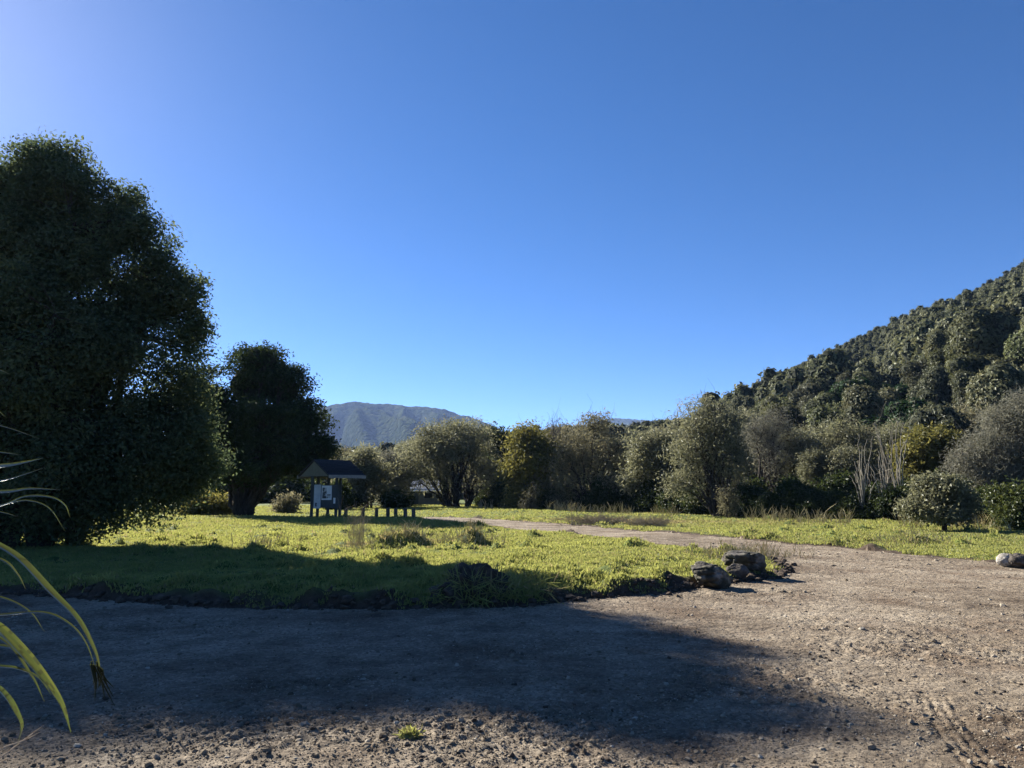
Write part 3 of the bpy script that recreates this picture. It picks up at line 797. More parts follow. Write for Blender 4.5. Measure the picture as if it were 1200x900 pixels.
# --- hillside forest
def forest_tree_geo(rng, n_lobe, n_leaf, size, trunk=True):
    """a lumpy evergreen crown about 5 m across, 6.5 m tall, standing on z=0"""
    lobes = []
    for i in range(n_lobe):
        a = rng.uniform(0, 6.28); r = rng.uniform(.3, 1.6)
        z = rng.uniform(2.2, 5.4); r *= 1.25 - z / 8
        s = rng.uniform(.8, 1.35)
        lobes.append((r * math.cos(a), r * math.sin(a), z, s, s, s * rng.uniform(.75, 1.0)))
    lobes.append((0, 0, 3.4, 1.5, 1.5, 2.2))
    L = np.array(lobes)
    g = Geo()
    C, d, k = sample_lobes(L, n_leaf, rng, .22, .2)
    base = rng.normal(size=len(L)) * .28
    V, Fq, T = leaves(C, d * 1.0 + [0, 0, .35], size, size * .55, rng, .45, .1, np.clip(base[k] + .3 * rng.normal(size=n_leaf), -1, 1))
    g.add(V - np.repeat(d * .1, 4, 0), Fq, T, 0)
    for lb in L:
        v, f = blob(lb[:3], lb[3:] * .80, rng, 8 if trunk else 6, 5 if trunk else 4, .15); g.add(v, f, 0, 1)  # dark core added so light does not pass through the crown
    if trunk:
        v, f = tubes(np.array([[[0, 0, -1.5], [0, 0, 1], [.1, 0, 3]]]), np.array([[.22, .17, .1]]), 5); g.add(v, f, 0, 2)
    return g


rng = np.random.default_rng(8)
variants = {}
for key, mat, cnt in (('hilltree', 'hilltree', 6), ('pine', 'pine', 2)):
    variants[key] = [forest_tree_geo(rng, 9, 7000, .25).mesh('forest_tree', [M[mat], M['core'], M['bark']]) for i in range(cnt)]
# candidate places on the slopes, thinned so crowns touch without coinciding
cand = []
for tries in range(60000):
    a = rng.uniform(-17, 46); d = math.sqrt(rng.uniform(50 ** 2, 400 ** 2))
    d0 = np.interp(a, HA, HD0); d1 = np.interp(a, HA, HD1)
    if d < d0 - 3 or d > d1 * 1.06: continue
    cand.append((d * math.sin(math.radians(a)), d * math.cos(math.radians(a)), d, a))
cand.sort(key=lambda c: c[2])
kept = []; cell = {}
for x, y, d, a in cand:
    rmin = 2.0 if d > 190 else 2.3 if d > 120 else 2.6
    ci, cj = int(x // 4), int(y // 4)
    if any((x - q[0]) ** 2 + (y - q[1]) ** 2 < rmin ** 2 for i in (-1, 0, 1) for j in (-1, 0, 1) for q in cell.get((ci + i, cj + j), ())): continue
    cell.setdefault((ci, cj), []).append((x, y)); kept.append((x, y, d, a))
FT = 'evergreen forest tree with a lumpy olive green crown on the forested hillside'
PT = 'blue green conifer like tree in the dark fold of the hillside forest'
TT = 'taller coarse leaved tree rising above the hillside forest'
n_ind = 0; rest = []
zk = height(np.array([k[0] for k in kept]), np.array([k[1] for k in kept]), False)[0]
for (x, y, d, a), z in zip(kept, zk):
    ppx = 600 + F_PX * x / y
    sz = (.48 + .72 * rng.random() ** 1.7) if d < 140 else .50 + .34 * rng.random()
    sz *= 1 - .27 * sstep((d - 150) / 120)
    pine = abs(a - 26.0) < 2.4 and d < 110 and rng.random() < .75
    big = 31 < a < 34.5 and 75 < d < 120 and rng.random() < .5
    if n_ind < 290:
        me = variants['pine' if pine else 'hilltree'][rng.integers(0, 2 if pine else 6)]
        o = link('forest_tree', me, loc=(x, y, z - .2))
        if big: sz *= 1.45
        o.scale = (sz * rng.uniform(.9, 1.15), sz * rng.uniform(.9, 1.15), sz * rng.uniform(.9, 1.25)); o.rotation_euler = (0, 0, rng.uniform(0, 6.28))
        tag(o, PT if pine else TT if big else FT, 'tree', 'blue green trees in the hillside fold' if pine else 'tall trees above the hillside forest' if big else 'trees of the hillside forest')
        n_ind += 1
    else:
        rest.append((x, y, z, sz))
lo = []
for i in range(6):
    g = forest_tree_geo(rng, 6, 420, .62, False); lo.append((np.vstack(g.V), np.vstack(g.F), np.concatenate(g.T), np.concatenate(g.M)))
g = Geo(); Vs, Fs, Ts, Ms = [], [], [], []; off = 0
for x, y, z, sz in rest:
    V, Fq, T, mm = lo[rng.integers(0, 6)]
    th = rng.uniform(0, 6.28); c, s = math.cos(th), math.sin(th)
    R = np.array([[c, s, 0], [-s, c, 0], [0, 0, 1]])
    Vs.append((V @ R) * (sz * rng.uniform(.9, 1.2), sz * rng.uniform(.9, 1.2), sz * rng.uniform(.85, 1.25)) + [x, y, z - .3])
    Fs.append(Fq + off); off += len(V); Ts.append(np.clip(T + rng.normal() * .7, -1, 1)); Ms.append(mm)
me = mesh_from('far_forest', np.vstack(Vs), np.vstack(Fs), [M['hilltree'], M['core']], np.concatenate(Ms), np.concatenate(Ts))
tag(link('far_forest', me), 'dense evergreen forest covering the upper hillside and the low ridge', 'forest', kind='stuff')


# ------------------------------------------------------------------ grass
def grass_points():
    """points on the meadow: density falls with distance"""
    rng = np.random.default_rng(14)
    out = []
    for (d0, d1, n) in [(9, 13, 70000), (13, 18, 90000), (18, 26, 110000), (26, 40, 110000), (40, 72, 80000)]:
        a = np.radians(rng.uniform(-43, 43, n)); d = np.sqrt(rng.uniform(d0 ** 2, d1 ** 2, n))
        out.append(np.stack([d * np.sin(a), d * np.cos(a), d], 1))
    P = np.vstack(out)
    z, sd = height(P[:, 0], P[:, 1])
    hl = hill(P[:, 0], P[:, 1])
    bare = fbm(P[:, 0] / .7, P[:, 1] / .7, 41, 3)
    ok = (sd > .15 + .34 * np.clip(bare, -.6, 1)) & (hl < .5) & (bare > -.52)
    return P[ok], z[ok], sd[ok]


def build_grass():
    rng = np.random.default_rng(15)
    P, z, sd = grass_points()
    n = len(P); d = P[:, 2]
    tall = 1 + .8 * np.clip(fbm(P[:, 0] / 1.1, P[:, 1] / 1.1, 43, 3), -.6, 1)
    for bx, by, bh, br in BUMPS:
        q = ((P[:, 0] - bx) ** 2 + (P[:, 1] - by) ** 2) / br ** 2
        tall += .7 * np.exp(-q)
    h = rng.uniform(.022, .06, n) * tall * np.clip(.8 + d / 60, .9, 1.4)
    w = (.007 + .0011 * d) * rng.uniform(.7, 1.3, n)
    tint = .38 * fbm(P[:, 0] / 2.6, P[:, 1] / 2.6, 44, 4) + .3 * rng.normal(size=n) + .15
    for px, py, r, k in [(462, 640, .9, .8), (484, 638, .8, .8), (420, 640, .9, .6), (550, 640, .8, .9), (800, 600, 6, .3), (745, 612, 3.2, 1.1), (690, 609, 2.2, .9), (880, 612, 3, .5)]:
        bx, by = ground_at(px, py)
        tint -= k * np.exp(-(((P[:, 0] - bx) ** 2 + (P[:, 1] - by) ** 2) / r ** 2))
    dry = rng.random(n) < .06
    tint = np.clip(np.where(dry, tint - 1.0, tint), -1, 1)
    B = 3
    C = np.repeat(np.stack([P[:, 0], P[:, 1], z - .01], 1), B, 0); C[:, :2] += rng.normal(size=(n * B, 2)) * .035 * np.repeat(np.clip(d / 14, .8, 3), B)[:, None]
    h = np.repeat(h, B) * rng.uniform(.7, 1.25, n * B); w = np.repeat(w, B); T = np.repeat(tint, B)
    th = rng.uniform(0, 6.28, n * B); ln = rng.uniform(.1, .75, n * B)
    ux, uy = np.cos(th), np.sin(th)
    lean = rng.uniform(0, 6.28, n * B)
    tip = C + np.stack([np.cos(lean) * ln * h, np.sin(lean) * ln * h, h], 1)
    s = np.stack([ux * w * .5, uy * w * .5, np.zeros(n * B)], 1)
    mid = C + np.stack([np.cos(lean) * ln * h * .25, np.sin(lean) * ln * h * .25, h * .6], 1)
    V = np.stack([C - s, C + s, mid + s * .7, tip], 1).reshape(-1, 3)
    me = mesh_from('grass', V, np.arange(4 * n * B).reshape(-1, 4), [M['grass']], tint=T)
    tag(link('grass', me), 'short bright green meadow grass with dry and clumpy patches', 'grass', kind='stuff')


build_grass()


def build_weeds():
    """tall dry stalks along the wood's edge and in the tussocks"""
    rng = np.random.default_rng(16)
    pts = []
    for k in range(520):
        px = rng.uniform(560, 1230)
        D = np.interp(px, [560, 640, 760, 860, 960, 1080, 1250], [60, 54, 46, 39, 34.5, 31, 29]) + rng.normal() * .9
        if vnoise(np.array([px / 26]), np.array([.5]), 3)[0] < -.1: continue
        x, y, _ = at_depth(px, 600, D); pts.append((x, y, rng.uniform(.25, .85)))
    for (px, py, r, m, hh) in [(462, 642, .5, 34, .36), (484, 640, .5, 40, .4), (550, 640, .4, 60, .4), (412, 645, .5, 24, .3), (310, 640, .4, 30, .4), (890, 650, .5, 70, .3), (855, 655, .5, 50, .3), (1075, 637, .5, 60, .3)]:
        bx, by = ground_at(px, py)
        for k in range(m): pts.append((bx + rng.normal() * r, by + rng.normal() * r, hh * rng.uniform(.5, 1.2)))
    P = np.array(pts); z = height(P[:, 0], P[:, 1])[0]
    n = len(P); B = 3
    C = np.repeat(np.stack([P[:, 0], P[:, 1], z - .03], 1), B, 0); h = np.repeat(P[:, 2], B) * rng.uniform(.6, 1.1, n * B)
    e = C + np.stack([rng.normal(size=n * B) * .3 * h, rng.normal(size=n * B) * .3 * h, h], 1)
    r = (.004 + .00022 * np.repeat(np.hypot(P[:, 0], P[:, 1]), B))[:, None] * np.array([[1, .9, .6, .9, .3]])
    v, f = tubes(limb_paths(C, e, rng, 5, .3, .4), r, 3)
    t = np.repeat(np.clip(rng.normal(size=n * B) * .5, -1, 1), 12)
    me = mesh_from('dry_weeds', v, f, [M['drystalk']], tint=t)
    tag(link('dry_weeds', me), 'thin straw coloured dry weed stalks along the wood edge and in the tussocks', 'weeds', kind='stuff')


build_weeds()


# ------------------------------------------------------------------ twiggy shrub and cut brush
def twig_bush(name, label, cat, base, n_stem, hgt, spread, mat, seed, flat=1.0, r=.006, sub=6, group=None):
    rng = np.random.default_rng(seed)
    th = rng.uniform(0, 6.28, n_stem)
    st = np.stack([rng.normal(size=n_stem) * spread * .25, rng.normal(size=n_stem) * spread * .25, np.full(n_stem, -.03)], 1)
    en = st + np.stack([np.cos(th) * spread * rng.uniform(.1, .8, n_stem), np.sin(th) * spread * rng.uniform(.1, .8, n_stem), hgt * rng.uniform(.35, 1.05, n_stem) * flat], 1)
    lp = limb_paths(st, en, rng, 7, .3, .5)
    g = Geo(); v, f = tubes(lp, np.tile(np.linspace(r, r * .35, 7)[None], (n_stem, 1)), 4); g.add(v, f, np.repeat(np.clip(rng.normal(size=n_stem) * .5, -1, 1), len(f) // n_stem))
    q = rng.integers(0, n_stem, n_stem * sub); kk = rng.integers(2, 7, n_stem * sub)
    s2 = lp[q, kk]; e2 = s2 + rng.normal(size=s2.shape) * hgt * .16 + [0, 0, hgt * .14 * flat]
    v, f = tubes(limb_paths(s2, e2, rng, 4, .2, .5), np.tile(np.array([r * .5, r * .45, r * .35, r * .2])[None], (len(s2), 1)), 3); g.add(v, f, np.repeat(np.clip(rng.normal(size=len(s2)) * .5, -1, 1), len(f) // len(s2)))
    root = link(name, g.mesh(name, [M[mat]]), loc=base)
    return tag(root, label, cat, group)


bx, by = ground_at(419, 640)
twig_bush('twiggy_shrub', 'leafless grey brown twiggy shrub standing in the meadow before the bollards', 'shrub', (bx, by, H0(bx, by)), 40, 1.05, .55, 'brush', 50, r=.005, sub=8)
for px, py, lab, sd_ in [(700, 615, 'low reddish heap of cut brush beside the track, the longer one', 51), (762, 617, 'smaller reddish brown brush heap on the verge by the track bend', 52)]:
    bx, by = ground_at(px, py)
    o = twig_bush('brush_pile', lab, 'brush pile', (bx, by, H0(bx, by)), 150, .55, 1.5, 'brush', sd_, flat=.8, r=.012, sub=5)
    o.scale = (1.35 if px < 720 else 1.0, .6, 1)


# ------------------------------------------------------------------ rocks, mound, clods, pebbles
def rock_mesh(name, size, seed, mat, planes=9, lump=.14, sub=48, cut=.72, crack=.05):
    rng = np.random.default_rng(seed)
    nu, nv = sub * 2, sub
    u = np.linspace(0, 2 * math.pi, nu, endpoint=False); w = np.linspace(0, math.pi, nv + 1)
    U, Wt = np.meshgrid(u, w, indexing='ij')
    D = np.stack([np.cos(U) * np.sin(Wt), np.sin(U) * np.sin(Wt), np.cos(Wt)], -1)
    n = rng.normal(size=(planes, 3)); n /= np.linalg.norm(n, axis=1, keepdims=True)
    r = np.ones(D.shape[:2])
    for k in range(planes):
        c = D @ n[k]; lim = rng.uniform(cut, 1.0)
        r = np.minimum(r, np.where(c > .05, lim / np.maximum(c, .05), 9))
    p = D * r[..., None]
    nz = fbm(p[..., 0] * 2.2 + p[..., 2] * 1.7 + seed, p[..., 1] * 2.2 - p[..., 2] * 1.3, seed, 5, .55)
    cr = 1 - np.abs(fbm(p[..., 0] * 1.6 - p[..., 2] * 2.1, p[..., 1] * 1.6 + p[..., 2] * 1.2 + 5, seed + 3, 3))
    p = p * (1 + lump * nz - crack * np.clip(cr - .8, 0, 1) * 5)[..., None] * np.array(size)
    idx = np.arange(nu * (nv + 1)).reshape(nu, nv + 1); j = np.roll(idx, -1, 0)
    Fq = np.stack([idx[:, :-1], idx[:, 1:], j[:, 1:], j[:, :-1]], -1).reshape(-1, 4)
    return mesh_from(name, p.reshape(-1, 3), Fq, [M[mat]], smooth=True)


def rock(label, px, py, size, seed, mat, rz=0, tilt=0, sink=.35, cat='boulder', name='boulder', **kw):
    x, y = ground_at(px, py); y += size[1] * .5
    me = rock_mesh(name, size, seed, mat, **kw)
    o = link(name, me, loc=(x, y, H0(x, y + .2) * .5 + size[2] * (1 - sink)))
    o.rotation_euler = (0, tilt, rz)
    return tag(o, label, cat)


rock('smooth dark rounded boulder lying against the grass bank', 838, 690, (.40, .32, .23), 3, 'rock', rz=-.25, tilt=.28, sink=.3, planes=16, cut=.66, lump=.16, crack=.22)
rock('craggy grey boulder with a broken face at the tip of the grass', 882, 677, (.50, .40, .30), 4, 'rock', rz=.2, tilt=.15, sink=.25, planes=22, cut=.52, lump=.18, crack=.35)
rock('small angular stone at the foot of the craggy boulder', 866, 681, (.20, .16, .14), 5, 'rock_dark', sink=.3, planes=10, cut=.6, name='stone', cat='stone')
rock('low flat stone behind the craggy boulder', 862, 662, (.30, .2, .16), 6, 'rock_dark', rz=.5, sink=.3, planes=10, cut=.65, name='stone', cat='stone')
rock('pale boulder at the edge of the gravel by the verge', 1183, 663, (.19, .17, .14), 7, 'rock_pale', sink=.15, planes=5, cut=.85)
rock('dark boulder against the pale one by the verge', 1200, 664, (.26, .2, .15), 8, 'rock_dark', rz=.3, sink=.15, planes=6, cut=.8)

# the earth mound with its ragged grass
mx_, my_ = ground_at(556, 711)
mound = thing('earth_mound', 'dark earth mound overgrown with ragged grass at the edge of the gravel', 'earth mound', (mx_, my_ + .35, 0))
me = rock_mesh('mound_body', (.54, .44, .37), 9, 'soil', planes=6, lump=.55, cut=.7, crack=.15)
link('mound_body', me, mound, (-.05, 0, .12))
rng = np.random.default_rng(19)
d = rng.normal(size=(1500, 3)); d[:, 2] = np.abs(d[:, 2]) * .8; d /= np.linalg.norm(d, axis=1, keepdims=True)
C = d * np.array([.62, .50, .38]) * rng.uniform(.75, 1.05, (1500, 1)) + [.0, 0, .04]
C[:500] = np.stack([rng.normal(size=500) * .25 + .55, rng.normal(size=500) * .2, rng.uniform(.02, .3, 500)], 1)
V, Fq, T = leaves(C, d * .4, .26, .016, rng, .8, .2, np.clip(rng.normal(size=1500) * .5 - .25, -1, 1))
link('mound_grass', mesh_from('mound_grass', V, Fq, [M['grass']], tint=T), mound)

# soil clods along the cut bank and pebbles over the yard: uncountable, one object each
ICO_V = []
t_ = (1 + 5 ** .5) / 2
ICO_V = np.array([(-1, t_, 0), (1, t_, 0), (-1, -t_, 0), (1, -t_, 0), (0, -1, t_), (0, 1, t_), (0, -1, -t_), (0, 1, -t_), (t_, 0, -1), (t_, 0, 1), (-t_, 0, -1), (-t_, 0, 1)]) / math.sqrt(1 + t_ * t_)
ICO_F = np.array([(0, 11, 5), (0, 5, 1), (0, 1, 7), (0, 7, 10), (0, 10, 11), (1, 5, 9), (5, 11, 4), (11, 10, 2), (10, 7, 6), (7, 1, 8), (3, 9, 4), (3, 4, 2), (3, 2, 6), (3, 6, 8), (3, 8, 9), (4, 9, 5), (2, 4, 11), (6, 2, 10), (8, 6, 7), (9, 8, 1)])


def stones(name, P, size, flat, mat, tint, seed, smooth=False):
    rng = np.random.default_rng(seed); n = len(P)
    jit = 1 + rng.normal(size=(n, 12, 1)) * .2
    V = ICO_V[None] * jit * size[:, None, None] * rng.uniform(.65, 1.25, (n, 1, 3)) * np.array([1, 1, flat])
    th = rng.uniform(0, 6.28, n); c, s = np.cos(th)[:, None], np.sin(th)[:, None]
    V = np.stack([V[..., 0] * c - V[..., 1] * s, V[..., 0] * s + V[..., 1] * c, V[..., 2]], -1) + P[:, None, :]
    Fq = (ICO_F[None] + (np.arange(n) * 12)[:, None, None]).reshape(-1, 3)
    return link(name, mesh_from(name, V.reshape(-1, 3), Fq, [M[mat]], tint=np.repeat(tint, 20), smooth=smooth))


rng = np.random.default_rng(23)
n = 230000
a = np.radians(rng.uniform(-42, 42, n)); dd = 3.6 * (24 / 3.6) ** (rng.random(n) ** 1.7)
x, y = dd * np.sin(a), dd * np.cos(a)
lo_ = loose(x, y)
ok = (road_sd(x, y) < -.05) & (rng.random(n) < .3 + .5 * lo_)
x, y, dd, lo_ = x[ok], y[ok], dd[ok], lo_[ok]
z = height(x, y)[0]
sz = (.0024 + .0035 * rng.random(len(x)) ** 2 + .013 * rng.random(len(x)) ** 40) * (1 + dd / 14) * (1 + .35 * lo_)
tag(stones('gravel', np.stack([x, y, z + sz * .15], 1), sz, .7, 'pebble', np.clip(rng.normal(size=len(x)) * .4 - .1, -1, 1), 24), 'loose pebbles and small stones strewn over the gravel yard', 'gravel', kind='stuff')

pts = []
E = np.array(near_edge[:15])
for i in range(len(E) - 1):
    L = np.linalg.norm(E[i + 1] - E[i]); m = int(L * 34)
    t = rng.random(m)[:, None]
    p = E[i] * (1 - t) + E[i + 1] * t
    pts.append(p + rng.normal(size=(m, 2)) * .09)
p = np.vstack(pts)
# a few clumps of clods out on the yard
for px, py, m, r in [(590, 838, 110, .22), (640, 800, 20, .3), (470, 880, 50, .3), (560, 880, 40, .35), (560, 858, 60, .12), (935, 770, 26, .12), (1010, 865, 22, .12), (700, 890, 30, .3), (908, 858, 18, .09), (620, 880, 60, .16), (1130, 803, 40, .4), (1000, 790, 30, .5), (350, 850, 60, .35), (120, 860, 60, .5)]:
    gx, gy = ground_at(px, py); p = np.vstack([p, np.array([gx, gy]) + rng.normal(size=(int(m * .6), 2)) * r * [1.5, .7]])
z = height(p[:, 0], p[:, 1])[0]
sz = (.018 + .05 * rng.random(len(p)) ** 3) * np.where(np.hypot(p[:, 0], p[:, 1]) > 8.5, 1.25, .36)
tag(stones('soil', np.stack([p[:, 0], p[:, 1], z + sz * .2], 1), sz, .75, 'soil', np.zeros(len(p)), 25), 'dark crumbly soil clods along the cut grass bank and on the yard', 'soil', kind='stuff')

# little green weeds on the loose ground
WL = ['small mossy green weed among the dark clods of the yard']
for i, (px, py, s) in enumerate([(480, 862, .055)]):
    wx, wy = ground_at(px, py)
    C = rng.normal(size=(260, 3)) * [s * .55, s * .5, .008]
    V, Fq, T = leaves(C, np.array([[0, 0, .6]]), .05, .014, rng, .8, -.5, np.clip(rng.normal(size=260) * .4 - .1, -1, 1))
    gw = Geo().add(V, Fq, T); vb, fb = blob((0, 0, -.01), (s * 1.3, s * 1.2, .03), rng); gw.add(vb, fb, -.2)
    tag(link('weed', gw.mesh('weed', [M['grass']]), loc=(wx, wy, H0(wx, wy) + .01)), WL[i], 'weed')

# ------------------------------------------------------------------ notice shelter
D = 41.0
kx = at_depth(376, 600, D)[0]; kz = H0(kx, D)
kiosk = thing('notice_shelter', 'small open timber notice shelter with a dark gabled roof on posts', 'notice shelter', (kx, D, kz))
th = math.radians(40)
gd = np.array([math.cos(th), -math.sin(th), 0]); rd = np.array([math.sin(th), math.cos(th), 0]); up = np.array([0, 0, 1.])
cx_ = at_depth(386, 600, D)[0] - kx
ctr = np.array([cx_, .25, 0])
hw, hl, ze, zr = 1.26, 1.22, 2.32, 3.10
P_ = lambda a, b, z: ctr + gd * a + rd * b + up * z
g = Geo()
for s in (-1, 1):
    v, f = prism([P_(s * (hw + .12), -hl, ze - .04), P_(s * (hw + .12), hl, ze - .04), P_(0, hl, zr + .04), P_(0, -hl, zr + .04)], .07 * (1 if s < 0 else -1)); g.add(v, f)
# shingle courses
for s in (-1, 1):
    for q in range(1, 6):
        t = q / 6
        v, f = prism([P_(s * (hw + .12) * (1 - t), -hl, ze + (zr - ze) * t + .04), P_(s * (hw + .12) * (1 - t), hl, ze + (zr - ze) * t + .04),
                      P_(s * (hw + .12) * (1 - t - .05), hl, ze + (zr - ze) * (t + .05) + .05), P_(s * (hw + .12) * (1 - t - .05), -hl, ze + (zr - ze) * (t + .05) + .05)], .03 * (1 if s < 0 else -1)); g.add(v, f)
link('roof', g.mesh('roof', [M['roofing']]), kiosk)
for b, nm in ((-hl + .06, 'gable_panel'), (hl - .10, 'gable_panel')):
    p = np.array([P_(-hw, b, ze - .10), P_(hw, b, ze - .10), P_(.02, b, zr - .06), P_(-.02, b, zr - .06)])
    V = np.vstack([p, p + rd * .04]); g = Geo().add(V, BOXF)
    link(nm, g.mesh(nm, [M['gable']]), kiosk)
for s in (-1, 1):
    v, f = prism([P_(s * (hw + .14), -hl - .01, ze - .20), P_(s * (hw + .14), hl + .01, ze - .20), P_(s * (hw + .14), hl + .01, ze - .03), P_(s * (hw + .14), -hl - .01, ze - .03)], .035 * (-1 if s < 0 else 1))
    link('fascia', Geo().add(v, f).mesh('fascia', [M['fascia']]), kiosk)


def kp(px, dy): return at_depth(px, 600, D + dy)[0] - kx


for px, dy, top in [(365, -.55, 2.35), (372, .85, 2.62), (384, .85, 2.75), (393.5, -.42, 2.35), (398, .75, 2.5)]:
    v, f = box(kp(px, dy), dy, (top - .1) / 2 - .1, .15, .15, top + .1, .12)
    link('post', Geo().add(v, f).mesh('post', [M['wood_green']]), kiosk)
rz = .10
x0, x1 = kp(366, -.6), kp(396.5, -.6)
brd = link('notice_board', Geo().add(*box((x0 + x1) / 2, -.66, 1.16, x1 - x0, .06, 1.22, rz)).mesh('notice_board', [M['wood_green']]), kiosk)


def on_board(px0, px1, z0, z1, mat, name, t, parent=brd):
    a, b = kp(px0, -.7), kp(px1, -.7)
    cxm = (a + b) / 2
    yy = -.66 + (cxm - (x0 + x1) / 2) * math.tan(rz) - .03 - t / 2
    return link(name, Geo().add(*box(cxm, yy, (z0 + z1) / 2, b - a, t, z1 - z0, rz)).mesh(name, [M[mat]]), parent)


on_board(367.6, 375.4, .52, 1.78, 'paper_grey', 'notice', .03)
nt_ = on_board(376.3, 387.8, .97, 1.73, 'paper', 'poster', .034)
on_board(377.2, 382.0, 1.05, 1.62, 'poster', 'picture', .044)
on_board(382.4, 386.8, 1.06, 1.28, 'poster', 'picture', .0445)
on_board(390, 392.3, .78, 1.08, 'paper', 'small_notice', .03)
on_board(369.2, 371.4, .62, .82, 'poster', 'printed_block', .037)

# bollards
BL = [(405, 606, 'timber bollard half hidden by the twiggy shrub'), (425, 606, 'timber bollard second from the shelter, standing alone'), (441, 606.5, 'timber bollard in the middle of the row, third from the shelter'),
      (454.5, 607, 'fourth timber bollard from the shelter'), (463.8, 608, 'squat timber bollard, third from the end of the row away from the shelter'), (475, 609, 'timber bollard, last but one in the row away from the shelter'),
      (484.5, 609.5, 'timber bollard at the end of the row by the gravel track')]
for i, (px, py, lab) in enumerate(BL):
    x, y = ground_at(px, py); z = H0(x, y)
    hb = .52
    g = Geo()
    K = np.array([[[0, 0, -.1], [0, 0, hb * .5], [0, 0, hb - .03], [0, 0, hb]]])
    v, f = tubes(K, np.array([[.105, .10, .10, .07]]), 10); g.add(v, f)
    v, f = tubes(np.array([[[0, 0, hb - .001], [0, 0, hb + .004]]]), np.array([[.07, .001]]), 10); g.add(v, f)
    tag(link('bollard', g.mesh('bollard', [M['wood_dark']]), loc=(x, y, z)), lab, 'bollard', 'row of timber bollards beside the shelter').rotation_euler = (random.uniform(-.04, .04), random.uniform(-.04, .04), i)

# ------------------------------------------------------------------ the small shed
D = 73.0
hx0 = at_depth(474, 600, D)[0]; hx1 = at_depth(516, 600, D)[0]; hz = H0((hx0 + hx1) / 2, D)
shed = thing('shed', 'small shed with a pale grey iron roof half hidden under the domed willow', 'shed', ((hx0 + hx1) / 2, D, hz))
w = (hx1 - hx0) / 2
g = Geo().add(*box(.1, 1.5, .75, 2 * w - .4, 3.0, 1.5)); link('wall', g.mesh('wall', [M['house_wall']]), shed)
g = Geo()
v, f = prism([(-w - .1, -.25, 1.25), (w + .1, -.25, 1.25), (w - .3, 1.5, 2.35), (-w + .75, 1.5, 2.35)], .06); g.add(v, f)
v, f = prism([(w + .1, 3.2, 1.25), (-w - .1, 3.2, 1.25), (-w + .75, 1.5, 2.352), (w - .3, 1.5, 2.352)], .06); g.add(v, f)
v, f = prism([(-w - .12, 3.2, 1.24), (-w - .12, -.25, 1.24), (-w + .74, 1.48, 2.35), (-w + .74, 1.52, 2.35)], .05); g.add(v, f)
link('roof', g.mesh('roof', [M['house_roof']]), shed)
wd = link('window', Geo().add(*box(.55, -.01, .85, .9, .06, .62)).mesh('window', [M['fascia']]), shed)
link('pane', Geo().add(*box(.55, -.045, .85, .78, .02, .5)).mesh('pane', [M['window']]), wd)
link('door', Geo().add(*box(-.75, -.012, .62, .7, .05, 1.2)).mesh('door', [M['wood_green']]), shed)


# ------------------------------------------------------------------ flax in the near corner
D = 3.0
flax_base = (-3.15, 3.0, H0(-3.15, 3.0))
flax = thing('flax_plant', 'flax clump with long arching strap leaves, sunlit yellow green and frayed at the tips', 'flax plant', flax_base)


